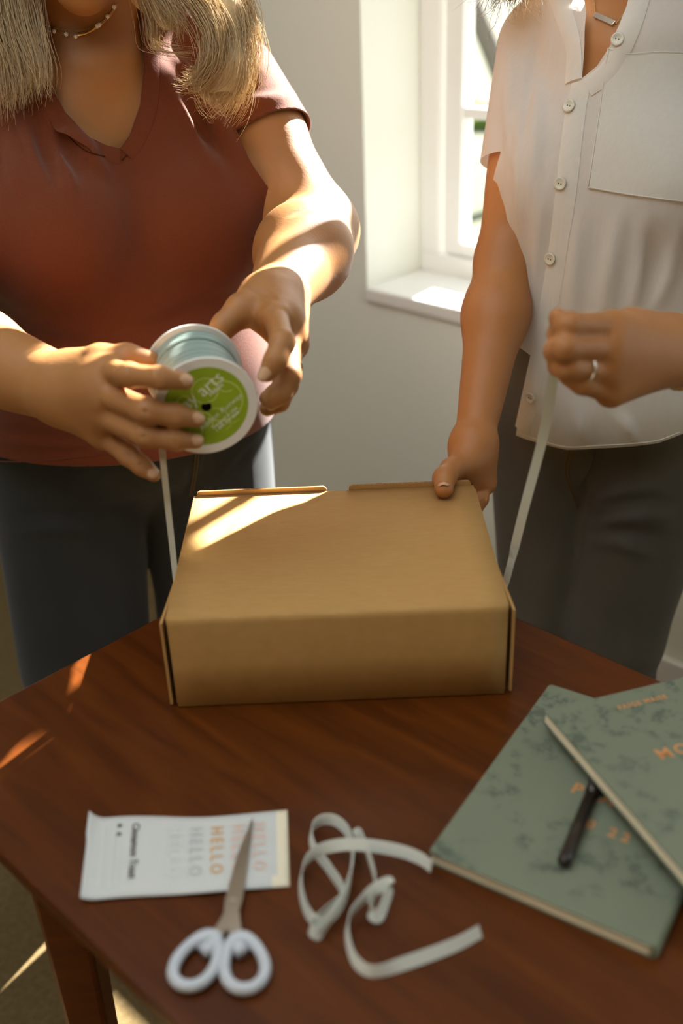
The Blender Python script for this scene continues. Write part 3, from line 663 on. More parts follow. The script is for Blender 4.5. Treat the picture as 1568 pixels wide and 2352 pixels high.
def polygonise(prims, lo, hi, h, B=8):
    """surface nets on the blocks that the surface passes through"""
    lo = np.asarray(lo, float); hi = np.asarray(hi, float)
    nb = np.ceil((hi - lo) / (h * B)).astype(int)
    g = np.stack(np.meshgrid(*[np.arange(n) for n in nb], indexing='ij'), -1).reshape(-1, 3)
    cen = lo + (g + 0.5) * h * B; hd = h * B * 0.87
    keep = np.abs(sdf_blocks(prims, cen[:, None, :], cen, hd)[:, 0]) < hd * 1.5 + 0.006
    g = g[keep]; cen = cen[keep]
    ii = np.stack(np.meshgrid(*[np.arange(B + 1)] * 3, indexing='ij'), -1).reshape(-1, 3)
    nx, ny, nz = (nb * B + 2)
    Vs = []; keys = []; quads = []
    D = np.empty((len(g), B + 1, B + 1, B + 1), np.float32)
    for s in range(0, len(g), 800):
        gi = g[s:s + 800]; P = lo + (gi[:, None, :] * B + ii[None]) * h
        D[s:s + 800] = sdf_blocks(prims, P.astype(np.float32), cen[s:s + 800], hd).reshape(-1, B + 1, B + 1, B + 1)
    corners = [(i, j, k) for i in (0, 1) for j in (0, 1) for k in (0, 1)]
    cv = np.stack([D[:, i:i + B, j:j + B, k:k + B] for i, j, k in corners], -1)
    sg = cv < 0; act = sg.any(-1) & ~sg.all(-1)
    bi, ci, cj, ck = np.nonzero(act); val = cv[bi, ci, cj, ck]
    base = g[bi] * B + np.stack([ci, cj, ck], -1)
    pos = np.zeros((len(bi), 3)); cnt = np.zeros(len(bi)); co = np.array(corners, float)
    for a in range(8):
        for b in range(a + 1, 8):
            if np.abs(co[a] - co[b]).sum() != 1: continue
            m = (val[:, a] < 0) != (val[:, b] < 0)
            t = val[m, a] / (val[m, a] - val[m, b])
            pos[m] += co[a] + t[:, None] * (co[b] - co[a]); cnt[m] += 1
    V = lo + (base + pos / cnt[:, None]) * h
    key = (base[:, 0] * ny + base[:, 1]) * nz + base[:, 2]
    order = np.argsort(key); key = key[order]; V = V[order]
    F = []
    for ax in range(3):
        d0 = D[:, :B, :B, :B]; sl = [slice(0, B)] * 3; sl[ax] = slice(1, B + 1); d1 = D[:, sl[0], sl[1], sl[2]]
        bi, ci, cj, ck = np.nonzero((d0 < 0) != (d1 < 0)); neg = d0[bi, ci, cj, ck] < 0
        c = g[bi] * B + np.stack([ci, cj, ck], -1)
        a1, a2 = [(1, 2), (2, 0), (0, 1)][ax]
        e1 = np.zeros(3, int); e1[a1] = 1; e2 = np.zeros(3, int); e2[a2] = 1
        cells = np.stack([c - e1 - e2, c - e2, c, c - e1], 1)
        kk = (cells[..., 0] * ny + cells[..., 1]) * nz + cells[..., 2]
        idx = np.clip(np.searchsorted(key, kk), 0, len(key) - 1); ok = (key[idx] == kk).all(1)
        q = idx[ok]; n_ = neg[ok]; q[~n_] = q[~n_][:, ::-1]; F.append(q)
    return V, np.concatenate(F)
def np_mesh(name, V, F):
    me = bpy.data.meshes.new(name); n = F.shape[1]
    me.vertices.add(len(V)); me.vertices.foreach_set('co', np.ascontiguousarray(V, dtype=np.float32).ravel())
    me.loops.add(F.size); me.loops.foreach_set('vertex_index', np.ascontiguousarray(F, dtype=np.int32).ravel())
    me.polygons.add(len(F)); me.polygons.foreach_set('loop_start', np.arange(0, F.size, n, dtype=np.int32)); me.polygons.foreach_set('loop_total', np.full(len(F), n, dtype=np.int32))
    me.polygons.foreach_set('use_smooth', np.ones(len(F), dtype=bool)); me.update(); me.validate(); return me
def clip_tris(V, T, f):
    """keep the part where f > 0, with a clean cut"""
    s = f > 0; inside = s[T]; n = inside.sum(1)
    keepT = [T[n == 3]]; V = list(V); cache = {}
    def mid(a, b):
        k = (a, b) if a < b else (b, a)
        if k not in cache:
            t = f[a] / (f[a] - f[b]); V.append(V[a] + t * (V[b] - V[a])); cache[k] = len(V) - 1
        return cache[k]
    new = []
    for t in T[(n == 1)]:
        i = [k for k in range(3) if s[t[k]]][0]; a, b, c = t[i], t[(i + 1) % 3], t[(i + 2) % 3]; new.append((a, mid(a, b), mid(a, c)))
    for t in T[(n == 2)]:
        i = [k for k in range(3) if not s[t[k]]][0]; a, b, c = t[i], t[(i + 1) % 3], t[(i + 2) % 3]; p, q = mid(a, b), mid(a, c); new += [(p, b, c), (p, c, q)]
    T = np.concatenate(keepT + [np.array(new, int).reshape(-1, 3)]); V = np.array(V)
    used = np.unique(T); re = np.full(len(V), -1); re[used] = np.arange(len(used)); return V[used], re[T]
def tris(F): return np.concatenate([F[:, [0, 1, 2]], F[:, [0, 2, 3]]])
def poly_sd(P, poly):
    """signed distance to a closed polygon, positive inside"""
    poly = np.asarray(poly, float); d = np.full(len(P), 1e9); ins = np.zeros(len(P), bool); n = len(poly)
    for i in range(n):
        a, b = poly[i], poly[(i + 1) % n]; e = b - a; w = P - a
        t = np.clip((w @ e) / (e @ e + 1e-12), 0, 1); q = w - t[:, None] * e; d = np.minimum(d, np.sqrt((q ** 2).sum(1)))
        c = ((a[1] > P[:, 1]) != (b[1] > P[:, 1])) & (P[:, 0] < (b[0] - a[0]) * (P[:, 1] - a[1]) / (b[1] - a[1] + 1e-12) + a[0]); ins ^= c
    return np.where(ins, d, -d)
def trace(prims, pix, t0=0.6, t1=2.2):
    """where the line of sight of a pixel meets a surface"""
    D = np.array([unit(ray(x, y)) for x, y in pix]); t = np.full(len(D), t0)
    for _ in range(34):
        d = sdf(prims, CAM + D * t[:, None]); t = np.minimum(t + np.clip(d, -.05, .15) * 0.85, t1)
    return CAM + D * t[:, None]
def grad(prims, P, e=0.002):
    g = np.stack([sdf(prims, P + e * np.eye(3)[i]) - sdf(prims, P - e * np.eye(3)[i]) for i in range(3)], -1)
    return g / (np.linalg.norm(g, axis=1, keepdims=True) + 1e-9)
def on_surface(prims, P, tol=.004):
    """only the points whose line of sight really met the surface"""
    return P[np.abs(sdf(prims, P)) < tol]
def dens(pix, n=6): return catmull(np.array(pix, float), n)
def surf_tube(name, prims, pix, r, material, parent, lift=0.0, n=6, sides=6):
    P = on_surface(prims, trace(prims, dens(pix, n)), .012)
    if len(P) < 3: return None
    N = grad(prims, P)
    return tube(name, P + N * lift, r, material, parent, sides)
def surf_band(name, prims, pix, width, material, parent, lift=0.0015, n=6, thick=0.0012, side=0.0):
    """a strip of cloth lying on a surface along a traced line"""
    P = on_surface(prims, trace(prims, dens(pix, n)), .012); N = grad(prims, P); T = np.gradient(P, axis=0); T /= np.linalg.norm(T, axis=1, keepdims=True) + 1e-9
    Wd = np.cross(T, N); P = P + Wd * side
    m = 5; V = []; Fc = []
    rows = []
    for k in range(m):
        s = (k / (m - 1) - .5) * width; Q = P + Wd * s; dd = sdf(prims, Q); Nq = grad(prims, Q); Q = Q - Nq * dd[:, None]; rows.append((Q + Nq * lift * (1 if 0 < k < m - 1 else .4)))
    R_ = np.stack(rows, 1); L = len(P); V = R_.reshape(-1, 3)
    for i in range(L - 1):
        for k in range(m - 1): Fc.append((i * m + k, i * m + k + 1, (i + 1) * m + k + 1, (i + 1) * m + k))
    return obj(name, pymesh(name, V, Fc), material, parent, smooth=True)
def ridge(prims, pix, r, k=0.012, sink=0.5, n=4, op='+'):
    """folds: rolls of cloth half sunk in the surface along a traced line"""
    P = on_surface(prims, trace(prims, dens(pix, n)))
    if len(P) < 3: return []
    N = grad(prims, P); L = len(P); sg_ = 1 if op == '+' else -1
    fd = np.array([1 - math.sin(math.pi * (i + .5) / L) ** .7 for i in range(L)])
    P = P - N * (r * sink + sg_ * fd * (r + k * .6))[:, None]
    rr = [r * (0.6 + 0.4 * math.sin(math.pi * (i + .5) / L)) for i in range(L)]
    return [('g', [('c', P[i], P[i + 1], rr[i], rr[i + 1], '+', 0.0) for i in range(L - 1)], op, k)]
def nail(tip, back, dorsal, w, l, parent, name='fingernail', material='nail'):
    """curved plate on the back of a fingertip; tip = its free end, back = direction towards the knuckle"""
    b = unit(back); d = unit(np.asarray(dorsal) - b * (np.asarray(dorsal) @ b)); s = np.cross(b, d); V = []; Fc = []; m, n = 7, 7
    for i in range(n):
        t = i / (n - 1); ww = w * (1 - .55 * abs(2 * t - 1) ** 2.6)
        for k in range(m):
            a = (k / (m - 1) - .5) * 2
            V.append(np.asarray(tip) + b * (l * t) + s * (ww / 2 * a) + d * (-.24 * w * a * a * (ww / w) + .0006 * math.sin(t * 3.1)))
    for i in range(n - 1):
        for k in range(m - 1): Fc.append((i * m + k, (i + 1) * m + k, (i + 1) * m + k + 1, i * m + k + 1))
    o = obj(name, pymesh(name, V, Fc), material, parent, smooth=True); md = o.modifiers.new('solid', 'SOLIDIFY'); md.thickness = .0007; md.offset = 0
    return o
def finger(pts, rads, k=0.007):
    lst = chain(pts, rads, k)
    return G(lst, 0.0035)
def strands(name, guides, material, parent, seed=1, r=0.00022, seg=14, sides=3):
    """locks of hair: each guide is (points, root spread, tip spread, number, frizz)"""
    rnd = np.random.RandomState(seed); V = []; Fc = []; base = 0
    for pts, s0, s1, n, fz in guides:
        path = catmull(pts, 8); L = len(path); u = np.linspace(0, 1, L)
        for q in range(n):
            off0 = rnd.normal(0, 1, 3) * s0; off1 = rnd.normal(0, 1, 3) * s1 + off0 * .35; ln = 1 - .22 * rnd.rand() ** 2
            ph = rnd.rand(3) * 6.28; fr = 3 + 5 * rnd.rand(3)
            pt = path + off0 * (1 - u[:, None]) + off1 * u[:, None] + fz * np.sin(u[:, None] * fr + ph) * u[:, None]
            tt = np.linspace(0, ln, seg); pp = np.stack([np.interp(tt, u, pt[:, c]) for c in range(3)], -1)
            T = np.gradient(pp, axis=0); T /= np.linalg.norm(T, axis=1, keepdims=True) + 1e-9
            A = np.cross(T, [0.31, .9, .3]); A /= np.linalg.norm(A, axis=1, keepdims=True) + 1e-9; Bv = np.cross(T, A)
            rad = r * (1 - .75 * np.linspace(0, 1, seg) ** 3)[:, None] * (0.7 + .6 * rnd.rand())
            ring = np.stack([pp + rad * (math.cos(a) * A + math.sin(a) * Bv) for a in (0, 2.094, 4.189)], 1)
            V.append(ring.reshape(-1, 3))
            i = np.arange(seg - 1)[:, None] * 3; k = np.arange(3)[None]; l = (k + 1) % 3
            Fc.append((np.stack([i + k, i + l, i + 3 + l, i + 3 + k], -1).reshape(-1, 4)) + base); base += seg * 3
    return obj(name, np_mesh(name, np.concatenate(V), np.concatenate(Fc)), material, parent)
def hair_mat(name, c1, c2):
    m = mat(name, c1, 0.35, 0.4); nt = m.node_tree; b = nt.nodes['Principled BSDF']
    geo = nt.nodes.new('ShaderNodeNewGeometry'); r = nt.nodes.new('ShaderNodeValToRGB'); r.color_ramp.elements[0].color = (*c1, 1); r.color_ramp.elements[1].color = (*c2, 1)
    nt.links.new(geo.outputs['Random Per Island'], r.inputs[0]); nt.links.new(r.outputs[0], b.inputs['Base Color'])
    out = nt.nodes['Material Output']; tl = nt.nodes.new('ShaderNodeBsdfTranslucent'); mx = nt.nodes.new('ShaderNodeMixShader'); mx.inputs[0].default_value = .3
    nt.links.new(r.outputs[0], tl.inputs[0]); nt.links.new(b.outputs[0], mx.inputs[1]); nt.links.new(tl.outputs[0], mx.inputs[2]); nt.links.new(mx.outputs[0], out.inputs[0])
    return m
M['blond'] = hair_mat('blond_hair', (0.46, 0.31, 0.14), (0.78, 0.62, 0.38))
M['brown_hair'] = hair_mat('light_brown_hair', (0.30, 0.17, 0.07), (0.58, 0.40, 0.21))
def head_prims(c, fw, s=1.0):
    """skull, jaw, nose, brow, cheeks, lips, ears about a head centre facing fw (unit, may tilt)"""
    f = unit(fw); l = unit(np.cross((0, 0, 1), f)); u = np.cross(f, l); R = np.array([f, l, u]); c = np.asarray(c, float)
    def p(a, b, d): return c + (f * a + l * b + u * d) * s
    L = [E3(p(-.012, 0, .035), R, np.array([.095, .076, .098]) * s, .02), E3(p(.022, 0, -.045), R, np.array([.066, .058, .066]) * s, .03), E3(p(.062, 0, -.093), R, np.array([.022, .024, .020]) * s, .025),
         C(p(.084, 0, .022), p(.104, 0, -.018), .007 * s, .011 * s, .012), C(p(.074, -.035, .034), p(.074, .035, .034), .010 * s, .010 * s, .02), E3(p(.060, .040, -.022), R, np.array([.026, .024, .024]) * s, .03), E3(p(.060, -.040, -.022), R, np.array([.026, .024, .024]) * s, .03)]
    for q in (-1, 1): L.append(G([('e', p(-.012, q * .078, -.005), R, np.array([.016, .007, .030]) * s, '+', 0)], .006))
    return L, p, (f, l, u)
def face_parts(p, ax, s, parent, iris=(0.10, 0.13, 0.12)):
    f, l, u = ax
    for q in (-1, 1):
        bm = bmesh.new(); bmesh.ops.create_uvsphere(bm, u_segments=16, v_segments=10, radius=.0118 * s); me = bpy.data.meshes.new('eye'); bm.to_mesh(me); bm.free()
        o = obj('eye', me, 'gem', parent, True); o.location = p(.074, q * .031, .012).tolist()
        bm = bmesh.new(); bmesh.ops.create_uvsphere(bm, u_segments=12, v_segments=8, radius=.0058 * s); me = bpy.data.meshes.new('iris'); bm.to_mesh(me); bm.free(); io = obj('iris', me, 'pen', o, True); io.location = (f * .0072 * s).tolist()
        tube('eyebrow', [p(.087, q * .014, .034), p(.088, q * .030, .040), p(.078, q * .050, .034)], [.0022, .003, .0012], 'brown_hair', parent, 6)
    tube('lips', [p(.078, -.024, -.060), p(.090, -.010, -.056), p(.092, 0, -.0575), p(.090, .010, -.056), p(.078, .024, -.060)], [.001, .0045, .0045, .0045, .001], 'lips', parent, 8)
    tube('lips', [p(.078, -.024, -.060), p(.087, -.010, -.067), p(.089, 0, -.0685), p(.087, .010, -.067), p(.078, .024, -.060)], [.001, .0055, .006, .0055, .001], 'lips', parent, 8)
def person(name, prims, lo, hi, h, material, base, label):
    V, F = polygonise(prims, lo, hi, h); o = obj(name, np_mesh(name, V - np.asarray(base), F), material); o.location = base
    tag(o, label, 'person'); return o
def worn(o, p):
    """worn things keep their world position under the person"""
    o.parent = p; o.matrix_parent_inverse = Matrix.Translation(-p.location); return o
def plane_pt(px, py, P0, N, off):
    d = ray(px, py); t = ((P0 + N * off - CAM) @ N) / (d @ N); return CAM + d * t
# ------------------------------------------------------------------ woman in the rust T-shirt
fR = np.array([0.42, -0.907, 0.0]); lR = np.array([0.907, 0.42, 0.0]); zz = np.array([0, 0, 1.0])
FR = np.array([lR, -fR, zz])                     # rows: lateral, depth, up
T0 = np.array([-0.300, 1.480, 0.0])
def tR(l, f, z): return T0 + lR * l + fR * f + zz * z
torsoR = [E3(tR(0, -.01, .87), FR, (.190, .145, .12), .06), E3(tR(0, .02, .97), FR, (.180, .150, .14), .06), E3(tR(0, .0, 1.15), FR, (.172, .120, .17), .06),
          C(tR(-.135, -.02, 1.315), tR(.135, -.02, 1.315), .055, .055, .05), C(tR(-.08, -.01, 1.335), tR(.08, -.01, 1.335), .05, .05, .05),
          E3(tR(.092, .098, 1.118), FR, (.098, .090, .098), .035), E3(tR(-.092, .098, 1.118), FR, (.098, .090, .098), .035),
          C(tR(.07, .06, 1.22), tR(.03, .055, 1.30), .05, .04, .05), C(tR(-.07, .06, 1.22), tR(-.03, .055, 1.30), .05, .04, .05)]
shL = tR(.172, -.015, 1.302); elL = atY(724, 530, 1.40); wrL = atY(632, 690, 1.145)
shR = tR(-.172, -.015, 1.302); elR = np.array([-.468, 1.185, 1.045]); wrR = atY(150, 898, 1.03)
armL = [C(shL, shL * .55 + elL * .45, .060, .057, .04), C(shL * .55 + elL * .45, elL, .056, .051, .03), C(elL, elL * .65 + wrL * .35, .054, .055, .025), C(elL * .65 + wrL * .35, wrL, .055, .032, .03)]
armR = [C(shR, elR, .060, .052, .04), C(elR, elR * .65 + wrR * .35, .052, .051, .025), C(elR * .65 + wrR * .35, wrR, .051, .034, .03)]
# right hand: back towards the camera, fingers across the label
def face_pt(px, py, off): return plane_pt(px, py, SP0, SA, off)
RH = {'index': [atY(250, 852, .985), atY(296, 862, .938), face_pt(368, 868, .0135), face_pt(424, 875, .0092)],
      'middle': [atY(240, 905, .972), atY(338, 944, .920), face_pt(402, 954, .0115), face_pt(450, 962, .0090)],
      'ring': [atY(236, 955, .975), atY(335, 1000, .922), face_pt(400, 1009, .0115), face_pt(449, 1013, .0088)],
      'pinky': [atY(238, 1000, .985), atY(296, 1046, .955), atY(325, 1070, .945), atY(352, 1090, .940)]}
rr_ = {'index': [.0125, .0110, .0100, .0082], 'middle': [.0128, .0118, .0105, .0084], 'ring': [.0125, .0112, .0100, .0080], 'pinky': [.0115, .0100, .0088, .0074]}
handR = [C(wrR, RH['index'][0], .026, .0165, .02), C(wrR, RH['middle'][0], .027, .0175, .02), C(wrR, RH['ring'][0], .027, .0170, .02), C(wrR, RH['pinky'][0], .025, .0155, .02),
         C(wrR + [0.012, .012, 0], RH['middle'][0] + [-.01, .016, 0], .026, .018, .02)]
thR = [wrR + [.012, .006, .018], atY(232, 828, 1.015), atY(292, 820, 1.005), atY(345, 830, 1.004)]
handR += [C(thR[0], thR[1], .021, .016, .016), G(chain(thR[1:], [.0155, .0125, .0105], .008), .008)]
handR += [finger(RH[k], rr_[k]) for k in RH]
# left hand: round the far side of the spool
LH = {'index': [atY(632, 728, 1.055), atY(648, 786, .985), atY(632, 828, .967), atY(613, 858, .962)],
      'middle': [atY(664, 768, 1.068), atY(662, 862, .992), atY(643, 902, .982), atY(622, 922, .984)],
      'ring': [atY(674, 790, 1.085), atY(658, 884, 1.015), atY(640, 922, 1.003), atY(614, 938, 1.000)],
      'pinky': [atY(672, 795, 1.105), atY(652, 880, 1.045), atY(632, 905, 1.030), atY(612, 915, 1.022)]}
lr_ = {'index': [.0130, .0118, .0105, .0086], 'middle': [.0125, .0118, .0105, .0088], 'ring': [.0120, .0110, .0100, .0084], 'pinky': [.0115, .0100, .0090, .0078]}
handL = [C(wrL, LH['index'][0], .027, .0165, .02), C(wrL, LH['middle'][0], .027, .0165, .02), C(wrL, LH['ring'][0], .026, .0160, .02), C(wrL, LH['pinky'][0], .024, .0145, .02), C(atY(612, 690, 1.115), atY(640, 735, 1.08), .026, .020, .02)]
thL = [atY(600, 692, 1.115), atY(556, 712, 1.078), atY(515, 748, 1.064), atY(482, 790, 1.052)]
handL += [C(thL[0], thL[1], .024, .0165, .016), G(chain(thL[1:], [.016, .0125, .0100], .008), .01)]
handL += [finger(LH[k], lr_[k]) for k in LH]
neckB = tR(0, -.02, 1.33); chin = atY(205, 22, 1.335)
hf = unit(np.array([.42, -.80, -.42])); hl = unit(np.cross((0, 0, 1), hf)); hu = np.cross(hf, hl)
hcR = chin - hf * .080 + hu * .100
headR, hpR, haxR = head_prims(hcR, hf, 1.0)
neckR = [C(neckB, hcR - hf * .035 - hu * .05, .062, .058, .03), C(tR(0, .045, 1.315), tR(0, .02, 1.37), .045, .045, .03)]
skinR = torsoR + armL + armR + neckR + headR + handR + handL
skinR = skinR + ridge(skinR, [(655, 500), (700, 482), (758, 474)], .0045, .006, -.55, op='-') + ridge(skinR, [(560, 660), (600, 672), (650, 700)], .003, .005, -.5, op='-')
for k_, pts_ in RH.items():
    for a_ in (1, 2):
        px_c = pts_[a_]; ax_ = unit(pts_[a_ + 1] - pts_[a_ - 1]); up_ = unit(np.cross(ax_, CAM - px_c)); dd_ = unit(CAM - px_c)
        for sft in (-.0022, .0022):
            c0 = px_c + dd_ * (rr_[k_][a_] + .0004) + ax_ * sft
            skinR = skinR + [('c', c0 - up_ * .004, c0 + up_ * .004, .0009, .0009, '-', .0022)]
baseR = np.array([T0[0], T0[1], 0.0])
rust_lady = person('person', skinR, (-.75, .84, .70), (.12, 1.80, 1.74), 0.0024, 'skin1', baseR, 'woman in a rust V-neck T-shirt and dark jeans holding the ribbon spool')
face_holder = rust_lady
for key, pts in RH.items():
    tip, dip = pts[3], pts[2]; ax = unit(tip - dip); dors = unit(CAM - tip); r_ = rr_[key][3]
    dors = unit(dors - ax * (dors @ ax) + np.array([0, 0, .25 if key != 'pinky' else .1]))
    worn(nail(tip + ax * (r_ * .80) + dors * (r_ * .84), -ax + dors * .12, dors, r_ * 1.5, r_ * 1.7, None), rust_lady)
for key in ('index',):
    tip, dip = LH[key][3], LH[key][2]; ax = unit(tip - dip); dors = unit(unit(CAM - tip) + np.array([-.35, 0, .1])); dors = unit(dors - ax * (dors @ ax))
    worn(nail(tip + ax * .0095 + dors * .0076, -ax + dors * .1, dors, .0125, .0175, None), rust_lady)
fp = empty('face_tmp'); face_parts(hpR, haxR, 1.0, None)
for o in [x for x in COL.objects if x.parent is None and x.name.split('.')[0] in ('eye', 'eyebrow', 'lips')]: worn(o, rust_lady)
bpy.data.objects.remove(fp)

# ---- T-shirt
def infl(L, e): 
    out = []
    for pr in L:
        if pr[0] == 'c': out.append(('c', pr[1], pr[2], pr[3] + e, pr[4] + e, *pr[5:]))
        elif pr[0] == 'e': out.append(('e', pr[1], pr[2], np.asarray(pr[3]) + e, *pr[4:]))
    return out
teeR = infl(torsoR, .008) + [E3(tR(0, .040, 1.03), FR, (.165, .125, .10), .05), E3(tR(0, .035, .90), FR, (.196, .150, .12), .06), E3(tR(-.012, .0, .82), FR, (.226, .168, .13), .05)]
teeBody = list(teeR)
slvL, slvR = [C(shL, shL * .42 + elL * .58, .070, .070, .045)], [C(shR, shR * .42 + elR * .58, .070, .070, .045)]
teeR = teeR + slvL + slvR
folds = []
for pix, r_ in (([(52, 235), (80, 330), (108, 440)], .0085), ([(92, 215), (125, 320), (165, 455)], .0095), ([(140, 262), (185, 330), (245, 400)], .007), ([(368, 150), (420, 250), (475, 345), (500, 400)], .0085), ([(455, 215), (500, 290), (540, 365)], .0085), ([(20, 300), (35, 380), (50, 450)], .007), ([(395, 130), (440, 180), (478, 250)], .006)):
    folds += ridge(teeR, pix, r_ * 1.4, .012, -.05)
for pix, r_ in (([(72, 240), (102, 335), (138, 445)], .008), ([(112, 240), (155, 335), (205, 430)], .008), ([(405, 190), (450, 275), (492, 365)], .007)): folds += ridge(teeR, pix, r_ * 1.2, .016, -.35, op='-')
for pix, r_ in (([(-60, 985), (40, 995), (150, 1010), (260, 1018)], .006), ([(-60, 1032), (60, 1042), (180, 1040), (300, 1030)], .0055), ([(0, 765), (60, 775), (200, 803), (340, 806)], .013), ([(300, 770), (420, 728), (560, 662)], .013)):
    folds += ridge(teeR, pix, r_, .012, -.7, op='-')
for pix, r_ in (([(540, 245), (600, 232), (680, 215)], .006), ([(560, 190), (600, 150), (630, 95)], .007)):
    folds += ridge(teeR, pix, r_, .012, .4)
teeR = teeR + folds
V, F = polygonise(teeR, (-.75, 1.05, .68), (.12, 1.80, 1.46), 0.0034); T_ = tris(F)
def lz(P): q = P - T0; return np.stack([q @ lR, q[:, 2]], -1)
neckpix = [(38, -20), (70, 70), (97, 160), (150, 258), (205, 315), (246, 334), (276, 341), (297, 312), (322, 240), (331, 150), (327, 90), (318, -20)]
npt = lz(trace(teeR, neckpix)); 
pol = [(npt[0][0] - .02, 1.50)] + [tuple(q) for q in npt] + [(npt[-1][0] + .02, 1.50)]
q = V - T0; frontness = q @ fR
f = np.where(frontness > -.03, -poly_sd(lz(V), pol), .05)
bk = np.sqrt((q @ lR / .085) ** 2 + ((q[:, 2] - 1.42) / .07) ** 2) - 1            # round neck at the back
f = np.minimum(f, np.where(frontness > -.03, 1, bk * .05))
V, T_ = clip_tris(V, T_, f)
hempix = [(150, 1062), (300, 1046), (450, 1024), (575, 990)]
hp_ = lz(trace(teeR, hempix)); hp_ = hp_[np.argsort(hp_[:, 0])]
cf_ = np.polyfit(hp_[:, 0], hp_[:, 1], 1); zh = np.polyval(cf_, np.clip((V - T0) @ lR, -.2, .2)) - .010; V, T_ = clip_tris(V, T_, V[:, 2] - zh)
axL = unit(elL - shL); axR = unit(elR - shR)
bd = sdf(teeBody + folds, V)
def sleeve_cut(s, e, a, side): return np.where((V - T0) @ lR * side > .08, np.maximum(.52 * np.linalg.norm(e - s) - (V - s) @ a, sdf(slvL if side > 0 else slvR, V) - bd), 1)
cutL, cutR = sleeve_cut(shL, elL, axL, 1), sleeve_cut(shR, elR, axR, -1)
V, T_ = clip_tris(V, T_, np.minimum(cutL, cutR))
tee = obj('t_shirt', np_mesh('t_shirt', V - baseR, T_), 'rust', rust_lady); tee['label'] = 'rust jersey T-shirt with a V neck'
md = tee.modifiers.new('solid', 'SOLIDIFY'); md.thickness = .0022; md.offset = -1
def tee_child(o):
    if o is None: return
    o.parent = tee; o.matrix_parent_inverse = (Matrix.Translation((0, 0, 0)) @ Matrix.Translation(baseR.tolist())).inverted(); return o
tee_child(surf_band('neckband', teeR, neckpix[1:7], .020, 'rust', None, .0020, side=.0105)); tee_child(surf_band('neckband', teeR, neckpix[6:11], .020, 'rust', None, .0020, side=.0105))
tee_child(surf_tube('neck_seam', teeR, [(54, 110), (78, 180), (132, 280), (188, 340), (240, 360), (276, 368)], .0006, 'rust_seam', None, .0008)); tee_child(surf_tube('neck_seam', teeR, [(280, 368), (316, 326), (346, 245), (356, 155), (352, 95)], .0006, 'rust_seam', None, .0008))
tee_child(surf_tube('hem_seam', teeR, [(-60, 1058), (60, 1060), (180, 1050), (300, 1034)], .0009, 'rust', None, .0004))

# ---- jeans
hipL, hipR_ = tR(.095, 0, .80), tR(-.115, 0, .80); knL, knR = tR(.075, .07, .47), tR(-.148, .07, .47); anL, anR = tR(.12, -.01, .09), tR(-.14, -.02, .09)
jeR = [E3(tR(-.012, -.01, .835), FR, (.212, .160, .15), .05), C(tR(-.05, .0, .745), tR(.05, .0, .745), .088, .088, .03), C(hipL, knL, .112, .098, .02), C(hipR_, knR, .112, .100, .02), C(knL, anL, .090, .062, .03), C(knR, anR, .074, .055, .03), C(tR(-.1, 0, .93), tR(.1, 0, .93), .12, .12, .05)]
jf = []
for pix, r_ in (([(418, 1040), (412, 1110), (400, 1190)], .006), ([(0, 1230), (120, 1215), (250, 1225)], .005), ([(600, 985), (560, 1050), (500, 1100)], .006), ([(585, 1030), (545, 1075), (500, 1120)], .005)): jf += ridge(jeR, pix, r_, .012, .4)
for pix, r_ in (([(396, 1120), (392, 1200), (385, 1290)], .005), ([(592, 1005), (550, 1065), (495, 1112)], .006), ([(20, 1180), (160, 1180), (330, 1150)], .005)): jf += ridge(jeR, pix, r_, .012, -.6, op='-')
jeR = jeR + jf
V, F = polygonise(jeR, (-.70, 1.10, .05), (.06, 1.85, 1.02), 0.0048); V, T_ = clip_tris(V, tris(F), V[:, 2] - .085); V, T_ = clip_tris(V, T_, .985 - V[:, 2])
jeans1 = obj('jeans', np_mesh('jeans', V - baseR, T_), 'denim1', rust_lady); jeans1['label'] = 'dark blue denim jeans'
def j1_child(o):
    if o is None: return
    o.parent = jeans1; o.matrix_parent_inverse = Matrix.Translation((-baseR).tolist()); return o
j1_child(surf_band('fly', jeR, [(462, 1030), (452, 1080), (436, 1150)], .016, 'denim1', None, .002))
j1_child(surf_tube('stitching', jeR, [(448, 1036), (444, 1080), (436, 1140)], .0007, 'stitch', None, .0024)); j1_child(surf_tube('stitching', jeR, [(455, 1036), (450, 1080), (442, 1140)], .0007, 'stitch', None, .0024))
for an in (anL, anR):
    bm = bmesh.new(); bmesh.ops.create_uvsphere(bm, u_segments=20, v_segments=12, radius=1)
    for q_ in bm.verts:
        x, y, z = q_.co; P_ = np.array([an[0], an[1], 0]) + lR * (x * .045) + fR * (y * .125 + .06) + zz * (max(z, -.55) * .055 * (1 - .25 * max(0, y)) + .031); q_.co = Vector((P_ - baseR).tolist())
    me = bpy.data.meshes.new('shoe'); bm.to_mesh(me); bm.free(); obj('shoe', me, 'shoe', rust_lady, True)

